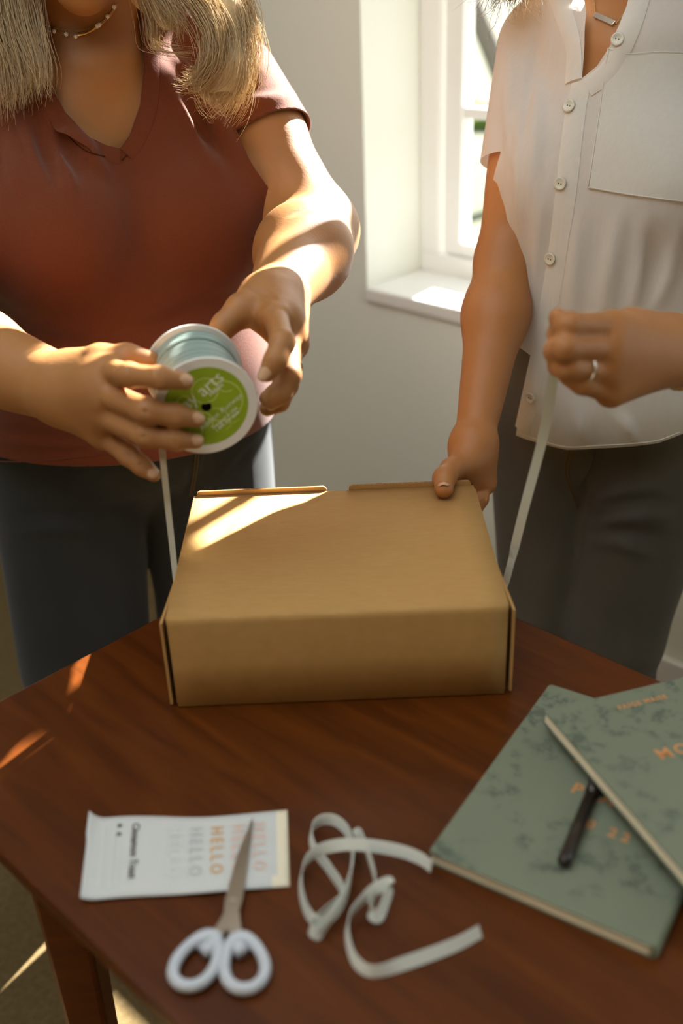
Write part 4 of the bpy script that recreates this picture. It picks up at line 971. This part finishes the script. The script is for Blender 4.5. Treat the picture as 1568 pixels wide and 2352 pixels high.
# ---- hair, necklace, ring
def A(l): return [atY(*q) for q in l]
g1 = [(A([(420, -220, 1.43), (455, -60, 1.40), (520, 40, 1.375), (548, 120, 1.36), (535, 190, 1.355), (500, 238, 1.36)]), .014, .012, 480, .004),
      (A([(440, -220, 1.44), (490, -60, 1.41), (545, 20, 1.39), (560, 100, 1.375), (548, 170, 1.37), (520, 225, 1.365)]), .012, .011, 400, .005),
      (A([(380, -220, 1.41), (410, -60, 1.385), (470, 10, 1.36), (505, 80, 1.345), (498, 150, 1.34), (460, 185, 1.345), (430, 180, 1.36)]), .012, .007, 360, .003),
      (A([(340, -220, 1.40), (352, -60, 1.37), (372, 0, 1.35), (396, 40, 1.345), (402, 70, 1.345)]), .010, .008, 240, .004),
      (A([(320, -220, 1.41), (330, -40, 1.385), (345, 40, 1.37), (350, 95, 1.365), (380, 112, 1.36), (440, 118, 1.355)]), .007, .004, 60, .004),
      (A([(440, -100, 1.40), (480, 40, 1.37), (490, 120, 1.355), (470, 190, 1.35), (490, 232, 1.355), (505, 215, 1.36)]), .010, .008, 120, .006)]
g2 = [(A([(60, -220, 1.40), (50, -60, 1.375), (70, 60, 1.345), (90, 140, 1.33), (92, 205, 1.325)]), .012, .006, 260, .003), (A([(20, -220, 1.40), (10, -60, 1.37), (20, 60, 1.35), (60, 140, 1.335), (82, 200, 1.33)]), .016, .008, 300, .003),
      (A([(-20, -220, 1.40), (-30, -60, 1.37), (-15, 60, 1.35), (10, 170, 1.335), (12, 250, 1.33)]), .018, .010, 320, .004), (A([(10, -220, 1.40), (0, -40, 1.37), (20, 80, 1.345), (45, 180, 1.335), (50, 232, 1.33)]), .012, .006, 200, .003)]
def hp(a, b, d): return hpR(a, b, d)
g3 = []
for a_ in range(-5, 6):
    s_ = a_ / 5; q_ = 1 if s_ > 0 else -1
    g3.append(([hp(.03 - abs(s_) * .05, s_ * .03, .135), hp(-.01, s_ * .075, .12), hp(-.035, s_ * .095 + q_ * .01, .03), hp(-.04, s_ * .10 + q_ * .012, -.08), hp(-.03, s_ * .105 + q_ * .02, -.17)], .012, .014, 130, .004))
worn(strands('hair', g1 + g2 + g3, 'blond', None, 4, .00034), rust_lady)
skinN = torsoR + neckR + headR
nk = trace(skinN, dens([(62, 35), (80, 48), (110, 60), (150, 70), (190, 71), (225, 58), (250, 38), (268, 8)], 10)); nn_ = grad(skinN, nk)
chain1 = empty('necklace', tuple(nk[30])); worn(chain1, rust_lady); chain1.location = (Vector(nk[30].tolist())); chain1.matrix_parent_inverse = Matrix.Translation(-rust_lady.location)
def nk_child(o): o.parent = chain1; o.matrix_parent_inverse = Matrix.Translation((-nk[30]).tolist()); return o
def link_chain(path, r, rad):
    V = []; Fc = []; L = len(path)
    for i in range(L - 1):
        c = (path[i] + path[i + 1]) / 2; t = unit(path[i + 1] - path[i]); s_ = unit(np.cross(t, [.3, .8, .5] if i % 2 else [.8, -.3, .5])); 
        ring = [c + t * (r * 1.25 * math.cos(a)) + s_ * (r * .8 * math.sin(a)) for a in np.linspace(0, 2 * math.pi, 8, endpoint=False)]
        v_, f_ = tube_data(ring, rad, 4, closed=True); k0 = len(V); V += v_; Fc += [tuple(i_ + k0 for i_ in f) for f in f_]
    return V, Fc
def resamp(P, step):
    s = np.concatenate([[0], np.cumsum(np.linalg.norm(np.diff(P, axis=0), axis=1))]); t = np.arange(0, s[-1], step); return np.stack([np.interp(t, s, P[:, c]) for c in range(3)], -1)
V_, F_ = link_chain(resamp(nk + nn_ * .001, .0026), .0014, .00035); nk_child(obj('chain', pymesh('chain', V_, F_), 'gold', None, True))
nk2 = trace(skinN, dens([(70, 44), (95, 66), (130, 76), (160, 82), (200, 76), (232, 56), (255, 30), (270, 10)], 10)); nn2 = grad(skinN, nk2)
V_, F_ = link_chain(resamp(nk2 + nn2 * .001, .0028), .0014, .0003); nk_child(obj('chain', pymesh('chain', V_, F_), 'gold', None, True))
for (x_, y_) in ((94, 61), (124, 72), (152, 79), (174, 84), (228, 57), (247, 38), (262, 16), (223, 60)):
    c_ = trace(skinN, [(x_, y_)])[0]; bm = bmesh.new(); bmesh.ops.create_icosphere(bm, subdivisions=1, radius=.0030); 
    for q_ in bm.verts: q_.co = q_.co + Vector((c_ + unit(CAM - c_) * .0028).tolist())
    me = bpy.data.meshes.new('gem'); bm.to_mesh(me); bm.free(); nk_child(obj('gem', me, 'gem', None))
bp_ = trace(skinN, dens([(174, 84), (200, 77), (222, 62)], 4)); nk_child(tube('bar', bp_ + grad(skinN, bp_) * .0018, .0015, 'gold', None, 8))
rc = LH['ring'][0] * .45 + LH['ring'][1] * .55; rax = unit(LH['ring'][1] - LH['ring'][0]); ra_ = unit(np.cross(rax, (1, 0, .2))); rb_ = np.cross(rax, ra_)
ring1 = worn(tube('ring', [rc + (ra_ * math.cos(a) + rb_ * math.sin(a)) * .0128 for a in np.linspace(0, 6.283, 24, endpoint=False)], .0011, 'silver', None, 6, True), rust_lady)
gp_ = atY(660, 880, 1.045); bm = bmesh.new(); bmesh.ops.create_icosphere(bm, subdivisions=1, radius=.0036); me = bpy.data.meshes.new('gem'); bm.to_mesh(me); bm.free(); o = obj('gem', me, 'gem', ring1); o.matrix_parent_inverse = Matrix.Translation(-rust_lady.location).inverted(); o.parent = ring1; o.matrix_parent_inverse = ring1.matrix_basis.inverted(); o.location = gp_.tolist()
# ------------------------------------------------------------------ woman in the white shirt
fW = np.array([-0.5, -0.866, 0.0]); lW = np.array([0.866, -0.5, 0.0]); FW = np.array([lW, -fW, zz])
TW = np.array([0.392, 1.425, 0.0]); baseW = np.array([TW[0], TW[1], 0.0])
def tW(l, f, z): return TW + lW * l + fW * f + zz * z
torsoW = [E3(tW(0, -.01, .83), FW, (.160, .112, .13), .05), E3(tW(0, .0, .99), FW, (.120, .095, .15), .05), E3(tW(0, .0, 1.17), FW, (.130, .100, .16), .05),
          C(tW(-.120, -.015, 1.318), tW(.135, -.015, 1.318), .044, .044, .05), C(tW(-.06, -.005, 1.335), tW(.06, -.005, 1.335), .042, .042, .05),
          E3(tW(.072, .072, 1.155), FW, (.066, .060, .066), .035), E3(tW(-.072, .072, 1.155), FW, (.066, .060, .066), .035), C(tW(.04, .05, 1.22), tW(.02, .045, 1.30), .045, .035, .05), C(tW(-.04, .05, 1.22), tW(-.02, .045, 1.30), .045, .035, .05)]
sWR = tW(-.140, -.01, 1.305); eWR = atY(1160, 600, 1.38); wWR = atY(1087, 1022, 1.205)
sWL = tW(.158, -.01, 1.305); eWL = np.array([.520, 1.150, 1.045]); wWL = atY(1568, 808, .985)
armWR = [C(sWR, eWR, .041, .037, .04), C(eWR, eWR * .7 + wWR * .3, .037, .0385, .02), C(eWR * .7 + wWR * .3, wWR, .0385, .0235, .03), C(wWR, wWR + [-.006, 0, -.01], .0235, .022, .01)]
armWL = [C(sWL, eWL, .046, .037, .04), C(eWL, eWL * .7 + wWL * .3, .037, .037, .02), C(eWL * .7 + wWL * .3, wWL, .037, .0255, .03)]
# hand on the box: thumb on top, fingers down behind the back panel
BT = TZ + BH
thW = [atY(1074, 1060, 1.182), atY(1037, 1078, 1.155), atY(1020, 1099, 1.129), atZ(1019, 1122, BT + .0118)]
WH = {'index': [atY(1068, 1088, 1.178), np.array([.126, 1.158, .828]), np.array([.112, 1.152, .802]), np.array([.100, 1.147, .782])],
      'middle': [atY(1086, 1098, 1.186), np.array([.146, 1.163, .815]), np.array([.130, 1.154, .790]), np.array([.118, 1.147, .772])],
      'ring': [atY(1100, 1106, 1.192), np.array([.161, 1.167, .810]), np.array([.147, 1.156, .788]), np.array([.136, 1.148, .772])],
      'pinky': [atY(1111, 1108, 1.198), np.array([.174, 1.172, .815]), np.array([.163, 1.162, .795]), np.array([.152, 1.152, .782])]}
wr_ = {'index': [.0115, .0098, .0088, .0075], 'middle': [.0115, .0100, .0090, .0076], 'ring': [.0110, .0095, .0085, .0073], 'pinky': [.0100, .0085, .0076, .0066]}
handWR = [C(wWR, WH[k][0], .021, .0145, .018) for k in WH] + [C(wWR + [-.002, -.008, -.012], thW[0], .019, .0175, .016), C(thW[0], thW[1], .0170, .0130, .012), G(chain(thW[1:], [.0134, .0130, .0112], .007), .007)]
handWR += [finger(WH[k], wr_[k]) for k in WH]
# raised hand: back to the camera, fingers curled round the ribbon end
XH = {'index': [atY(1408, 750, .915), atY(1304, 748, .882), atY(1284, 768, .898), atY(1286, 792, .912)],
      'middle': [atY(1395, 800, .902), atY(1296, 800, .870), atY(1276, 806, .888), atY(1290, 820, .905)],
      'ring': [atY(1392, 852, .900), atY(1304, 844, .874), atY(1284, 838, .890), atY(1298, 846, .906)],
      'pinky': [atY(1402, 900, .908), atY(1336, 880, .885), atY(1308, 862, .892), atY(1312, 866, .908)]}
xr_ = {'index': [.0128, .0110, .0098, .0085], 'middle': [.0130, .0112, .0098, .0086], 'ring': [.0125, .0106, .0094, .0082], 'pinky': [.0112, .0094, .0084, .0074]}
handWL = [C(wWL, XH[k][0], .024, .0150, .018) for k in XH] + [C(wWL + [-.01, .012, 0], XH['middle'][0] + [0, .014, 0], .022, .018, .02)]
thX = [wWL + [-.018, .008, .014], atY(1445, 748, .950), atY(1370, 768, .930), atY(1302, 782, .905), atY(1280, 728, .893)]
handWL += [C(thX[0], thX[1], .020, .0155, .016), G(chain(thX[1:], [.0150, .0115, .0098, .0082], .008), .004)] + [finger(XH[k], xr_[k]) for k in XH]
hfW = unit(np.array([-.55, -.72, -.38])); chinW = tW(.0, .06, 1.405); hlW = unit(np.cross((0, 0, 1), hfW)); huW = np.cross(hfW, hlW)
hcW = chinW - hfW * .078 + huW * .100
headW, hpW, haxW = head_prims(hcW, hfW, .97)
neckW = [C(tW(0, -.02, 1.325), hcW - hfW * .035 - huW * .05, .050, .048, .03)]
skinW = torsoW + armWR + armWL + neckW + headW + handWR + handWL
white_lady = person('person', skinW, (.04, .82, .70), (.72, 1.72, 1.70), 0.0024, 'skin2', baseW, 'woman in a loose white button shirt and grey jeans with a hand on the box')
ax = unit(thW[3] - thW[2]); dors = unit(np.array([-.10, -.25, 1.0])); dors = unit(dors - ax * (dors @ ax))
worn(nail(thW[3] + ax * .0102 + dors * .0086, -ax + dors * .1, dors, .0160, .0150, None, 'thumbnail'), white_lady)
face_parts(hpW, haxW, .97, None)
for o in [x for x in COL.objects if x.parent is None and x.name.split('.')[0] in ('eye', 'eyebrow', 'lips')]: worn(o, white_lady)

# ---- shirt
def infl2(L, e): return infl(L, e)
shBody = infl(torsoW, .012) + [E3(tW(.0, .040, 1.10), FW, (.136, .118, .17), .05), E3(tW(-.004, .030, .98), FW, (.152, .126, .15), .06), E3(tW(.0, .015, .88), FW, (.180, .140, .12), .06)]
sl_r, sl_l = [C(sWR, sWR * .45 + eWR * .55, .048, .050, .015)], [C(sWL, sWL * .45 + eWL * .55, .060, .062, .04)]
shW = shBody + sl_r + sl_l

sf = []
for pix, r_ in (([(1178, 110), (1172, 250), (1176, 420)], .008), ([(1222, 60), (1204, 220), (1196, 420), (1200, 640)], .009), ([(1262, 60), (1240, 200), (1226, 380), (1222, 600)], .008), ([(1248, 420), (1236, 560), (1222, 720)], .007), ([(1170, 470), (1176, 600), (1190, 760)], .008), ([(1420, 480), (1400, 620), (1380, 760)], .008), ([(1560, 520), (1530, 640), (1510, 700)], .007), ([(1480, 500), (1470, 640), (1450, 720)], .006), ([(1330, 480), (1318, 640), (1300, 800)], .006), ([(1420, 950), (1440, 980), (1450, 1015)], .006), ([(1330, 930), (1336, 980), (1340, 1020)], .006)):
    sf += ridge(shW, pix, r_ * .95, .013, .08)
for pix, r_ in (([(1500, 520), (1500, 620), (1484, 700)], .006),):
    sf += ridge(shW, pix, r_ * .8, .022, -.6, op='-')
shW = shW + sf
V, F = polygonise(shW, (.08, 1.10, .68), (.72, 1.72, 1.46), 0.0034); T_ = tris(F)
def lzW(P): q = P - TW; return np.stack([q @ lW, q[:, 2]], -1)
vpix = [(1336, -30), (1346, 30), (1342, 100), (1336, 180), (1370, 152), (1398, 110), (1420, 60), (1446, 0), (1452, -30)]
vp = lzW(trace(shW, vpix)); pol = [(vp[0][0], 1.6)] + [tuple(q) for q in vp] + [(vp[-1][0], 1.6)]
q = V - TW; fr_ = q @ fW
f = np.where(fr_ > -.02, -poly_sd(lzW(V), pol), .05); bk = np.sqrt((q @ lW / .075) ** 2 + ((q[:, 2] - 1.41) / .05) ** 2) - 1
f = np.minimum(f, np.where(fr_ > -.02, 1, bk * .05)); V, T_ = clip_tris(V, T_, f)
hpx = [(1100, 740), (1150, 770), (1172, 785), (1200, 803), (1226, 822), (1236, 800), (1228, 850), (1206, 920), (1184, 1000), (1240, 1018), (1300, 1033), (1370, 1030), (1440, 1026), (1510, 1018), (1568, 996), (1640, 960)]
hw_ = lzW(trace(shW, hpx)); lo_ = min(hw_[:, 0])
polh = [(-.5, hw_[1][1])] + [tuple(q) for q in hw_[1:]] + [(.5, hw_[-1][1] + .02), (.5, 1.7), (-.5, 1.7)]
f = np.where((V - TW) @ fW > -.03, poly_sd(lzW(V), polh), V[:, 2] - .86); V, T_ = clip_tris(V, T_, f)
axs = unit(eWR - sWR); axl = unit(eWL - sWL)
def cuff(V, s, a, ln, side):
    return np.where((V - TW) @ lW * side > .07, np.maximum(ln - (V - s) @ a, sdf(sl_l if side > 0 else sl_r, V) - sdf(shBody + sf, V)), 1)
V, T_ = clip_tris(V, T_, np.minimum(cuff(V, sWR, axs, .55 * np.linalg.norm(eWR - sWR), -1), cuff(V, sWL, axl, .55 * np.linalg.norm(eWL - sWL), 1)))
shirt = obj('shirt', np_mesh('shirt', V - baseW, T_), 'linen', white_lady); shirt['label'] = 'sheer white short-sleeved button shirt'
def sh_child(o):
    if o is None: return
    o.parent = shirt; o.matrix_parent_inverse = Matrix.Translation((-baseW).tolist()); return o
sh_child(surf_band('placket', shW, [(1334, 190), (1318, 280), (1302, 420), (1284, 560), (1264, 680), (1246, 780), (1224, 880), (1200, 990)], .026, 'linen', None, .0022, side=.0))
sh_child(surf_band('collar', shW, [(1296, -40), (1318, 30), (1335, 100), (1338, 180)], .024, 'linen', None, .0035, side=.0125))
sh_child(surf_band('collar', shW, [(1340, 182), (1378, 150), (1404, 105), (1430, 40), (1450, -30)], .024, 'linen', None, .0035, side=.0125))
pk = [[(1398, 112), (1460, 128), (1520, 122), (1600, 124)], [(1384, 220), (1460, 228), (1530, 228), (1600, 230)], [(1366, 330), (1440, 340), (1520, 345), (1600, 350)], [(1352, 430), (1430, 444), (1510, 455), (1600, 466)]]
PK = np.array(pk, float); gridp = []
for i in np.linspace(0, 3, 16):
    row = np.array([[np.interp(i, range(4), PK[:, j, c]) for c in (0, 1)] for j in range(4)])
    gridp += [[np.interp(j, range(4), row[:, c]) for c in (0, 1)] for j in np.linspace(0, 3, 16)]
Pp = trace(shW, gridp); Pp = Pp + grad(shW, Pp) * .0022; Fc = [(i * 16 + j, i * 16 + j + 1, (i + 1) * 16 + j + 1, (i + 1) * 16 + j) for i in range(15) for j in range(15)]
sh_child(obj('pocket', pymesh('pocket', Pp, Fc), 'linen', None, True))
sh_child(surf_tube('hem_seam', shW, [(1192, 995), (1240, 1011), (1300, 1026), (1370, 1023), (1440, 1019), (1510, 1011), (1560, 992)], .0008, 'linen', None, .0006))
for pix in ([(1398, 112), (1440, 124), (1500, 120), (1568, 122)], [(1352, 430), (1430, 444), (1510, 455), (1568, 462)], [(1398, 112), (1380, 240), (1352, 430)]): sh_child(surf_tube('pocket_seam', shW, pix, .0008, 'linen', None, .0026))
def button(px, py, r, tilt=None):
    P = trace(shW, [(px, py)]); N = grad(shW, P)[0] if tilt is None else unit(tilt); x_ = unit(np.cross(N, (0.2, 0, 1))); m_ = lathe('button', [(.0001, .0010), (r * .55, .0008), (r * .72, .0017), (r * .92, .0017), (r, .0010), (r, -.0004), (.0001, -.0004)], 24, False)
    o = obj('button', m_, 'pearl', shirt, True); o.matrix_local = Matrix.Translation((-baseW).tolist()) @ frame_matrix(P[0] + N * .0036, x_, np.cross(N, x_), N)
    for s_ in (-1, 1):
        h_ = obj('thread_hole', lathe('thread_hole', [(.0001, .0017), (.0009, .0017), (.0009, .0006), (.0001, .0006)], 8, False), 'dark_print', o); h_.location = (s_ * .0017, 0, -.0004)
for (x_, y_) in ((1419, 92), (1309, 246), (1288, 422), (1266, 594), (1221, 912)): button(x_, y_, .0078)

# ---- jeans
hWL, hWR = tW(.085, 0, .80), tW(-.085, 0, .80); kWL, kWR = tW(.052, .035, .47), tW(-.070, .02, .47); aWL, aWR = tW(.08, -.03, .09), tW(-.09, -.04, .09)
jeW = [E3(tW(0, -.01, .83), FW, (.165, .118, .13), .05), C(hWL, kWL, .094, .074, .02), C(hWR, kWR, .094, .070, .02), C(kWL, aWL, .064, .046, .03), C(kWR, aWR, .062, .046, .03), C(tW(-.06, 0, .93), tW(.06, 0, .93), .098, .098, .05)]
jf = []
for pix, r_ in (([(1340, 1160), (1420, 1130), (1540, 1110)], .006), ([(1360, 1210), (1440, 1190), (1560, 1190)], .006), ([(1350, 1240), (1420, 1250), (1500, 1280)], .005), ([(1320, 1060), (1316, 1110), (1334, 1170)], .005)): jf += ridge(jeW, pix, r_, .014, .45)
for pix, r_ in (([(1345, 1185), (1430, 1160), (1550, 1150)], .006), ([(1350, 1225), (1440, 1222), (1540, 1240)], .005)): jf += ridge(jeW, pix, r_, .014, -.65, op='-')
jeW = jeW + jf
V, F = polygonise(jeW, (.10, 1.10, .05), (.70, 1.75, 1.02), 0.0048); V, T_ = clip_tris(V, tris(F), V[:, 2] - .085); V, T_ = clip_tris(V, T_, .985 - V[:, 2])
jeans2 = obj('jeans', np_mesh('jeans', V - baseW, T_), 'denim2', white_lady); jeans2['label'] = 'faded grey denim jeans'
def j2_child(o):
    if o is None: return
    o.parent = jeans2; o.matrix_parent_inverse = Matrix.Translation((-baseW).tolist()); return o
j2_child(surf_tube('seam', jeW, [(1308, 1030), (1298, 1070), (1304, 1110), (1326, 1165)], .0011, 'stitch', None, .0006)); j2_child(surf_tube('seam', jeW, [(1316, 1040), (1306, 1075), (1311, 1110), (1330, 1160)], .0010, 'stitch', None, .0006))
j2_child(surf_tube('seam', jeW, [(1365, 1040), (1352, 1080), (1328, 1112)], .0010, 'denim2', None, .0012)); j2_child(surf_tube('seam', jeW, [(1560, 1478), (1545, 1510), (1528, 1550)], .0016, 'denim2', None, .001))
for an in (aWL, aWR):
    bm = bmesh.new(); bmesh.ops.create_uvsphere(bm, u_segments=20, v_segments=12, radius=1)
    for q_ in bm.verts:
        x, y, z = q_.co; P_ = np.array([an[0], an[1], 0]) + lW * (x * .042) + fW * (y * .12 + .06) + zz * (max(z, -.55) * .052 * (1 - .25 * max(0, y)) + .0295); q_.co = Vector((P_ - baseW).tolist())
    me = bpy.data.meshes.new('shoe'); bm.to_mesh(me); bm.free(); obj('shoe', me, 'shoe', white_lady, True)
# ---- hair and jewellery
gW = [(A([(1170, -220, 1.50), (1160, -90, 1.47), (1140, -20, 1.45), (1128, 8, 1.44)]), .014, .012, 170, .006), (A([(1200, -220, 1.48), (1200, -90, 1.45), (1190, -30, 1.43), (1205, 8, 1.42)]), .014, .012, 200, .006)]
for a_ in range(-5, 6):
    s_ = a_ / 5; q_ = 1 if s_ > 0 else -1
    gW.append(([hpW(.03 - abs(s_) * .05, s_ * .03, .135), hpW(-.01, s_ * .075, .12), hpW(-.035, s_ * .095 + q_ * .01, .03), hpW(-.045, s_ * .10 + q_ * .012, -.06), hpW(-.05, s_ * .105 + q_ * .02, -.10)], .012, .014, 130, .004))
worn(strands('hair', gW, 'brown_hair', None, 9, .00032), white_lady)
skinM = torsoW + neckW + headW
pb_ = trace(skinM, [(1368, 38), (1412, 58)]); nb_ = grad(skinM, pb_); nck = empty('necklace', tuple(pb_[0])); worn(nck, white_lady)
def nc(o): o.parent = nck; o.matrix_parent_inverse = Matrix.Translation((-pb_[0]).tolist()); return o
xd = unit(pb_[1] - pb_[0]); nd = unit(nb_[0] + nb_[1]); nd = unit(nd - xd * (nd @ xd)); yd_ = np.cross(nd, xd); ln = np.linalg.norm(pb_[1] - pb_[0])
o = obj('bar', box_mesh('bar', 0, ln, -.0032, .0032, -.0002, .0024, .0005), 'silver', None); o.parent = nck; o.matrix_local = Matrix.Translation((-pb_[0]).tolist()) @ frame_matrix(pb_[0] + nd * .002, xd, yd_, nd)
for pix in ([(1368, 34), (1366, 10), (1362, -30), (1358, -60)], [(1416, 56), (1428, 40), (1446, 10), (1464, -30)]):
    pth = trace(skinM, dens(pix, 6)); V_, F_ = link_chain(resamp(pth + grad(skinM, pth) * .001, .0022), .0012, .00028); nc(obj('chain', pymesh('chain', V_, F_), 'gold', None, True))
rc = XH['ring'][0] * .42 + XH['ring'][1] * .58; rax = unit(XH['ring'][1] - XH['ring'][0]); ra_ = unit(np.cross(rax, (0, 0, 1))); rb_ = np.cross(rax, ra_)
ring2 = worn(tube('ring', [rc + (ra_ * math.cos(a) + rb_ * math.sin(a)) * .0124 for a in np.linspace(0, 6.283, 24, endpoint=False)], .0015, 'silver', None, 6, True), white_lady)
bx_ = unit(eWL - wWL); bc = wWL * 1.04 - eWL * .04; ba_ = unit(np.cross(bx_, (0, 0, 1))); bb_ = np.cross(bx_, ba_)
V_, F_ = link_chain(np.array([bc + (ba_ * math.cos(a) + bb_ * math.sin(a)) * .031 + np.array([0, 0, -.004]) for a in np.linspace(0, 6.283, 40)]), .0034, .0009); worn(obj('bracelet', pymesh('bracelet', V_, F_), 'gold', None, True), white_lady)
# fuller hair behind the strands (crown to shoulders), extended to block stray sun
def hair_mass(name, p, extra, material, parent, base, lo, hi):
    L = [('e', p(-.022, 0, .045), np.array([haxes[0], haxes[1], haxes[2]]), np.array([.098, .086, .100]), '+', .02)] + extra
    cutf = [('e', p(.085, 0, -.03), np.array([haxes[0], haxes[1], haxes[2]]), np.array([.085, .062, .115]), '-', .012)]
    V, F = polygonise(L + cutf, lo, hi, .005); o = obj(name, np_mesh(name, V - np.asarray(base), F), material, parent); return o
haxes = haxW
hair_mass('hair_mass', hpW, [C(hpW(-.03, -.075, .02), atY(1172, -90, 1.46), .045, .042, .03), C(atY(1172, -90, 1.46), atY(1184, -52, 1.44), .042, .020, .02), C(hpW(-.03, .075, .02), hpW(-.04, .10, -.13), .040, .025, .03), C(hpW(-.07, 0, 0), hpW(-.085, 0, -.13), .06, .04, .03)], 'brown_hair', white_lady, baseW, (.10, 1.15, 1.30), (.70, 1.75, 1.80))
haxes = haxR
hair_mass('hair_mass', hpR, [C(hpR(-.03, .075, .02), atY(425, -110, 1.42), .038, .026, .03), C(atY(425, -110, 1.42), atY(510, 30, 1.385), .026, .022, .02), C(atY(510, 30, 1.385), atY(522, 140, 1.366), .024, .025, .02), C(atY(522, 140, 1.366), atY(507, 212, 1.352), .025, .014, .02), C(hpR(-.05, .08, -.02), np.array([-.172, 1.490, 1.405]), .042, .036, .03), C(hpR(-.02, .080, -.02), atY(345, -25, 1.405), .030, .022, .03), C(atY(345, -25, 1.405), atY(385, 45, 1.375), .022, .012, .02), C(hpR(-.03, -.075, .02), atY(15, -60, 1.40), .038, .024, .03), C(hpR(-.07, 0, 0), hpR(-.085, 0, -.15), .06, .045, .03)], 'blond', rust_lady, baseR, (-.65, 1.15, 1.28), (.05, 1.80, 1.82))
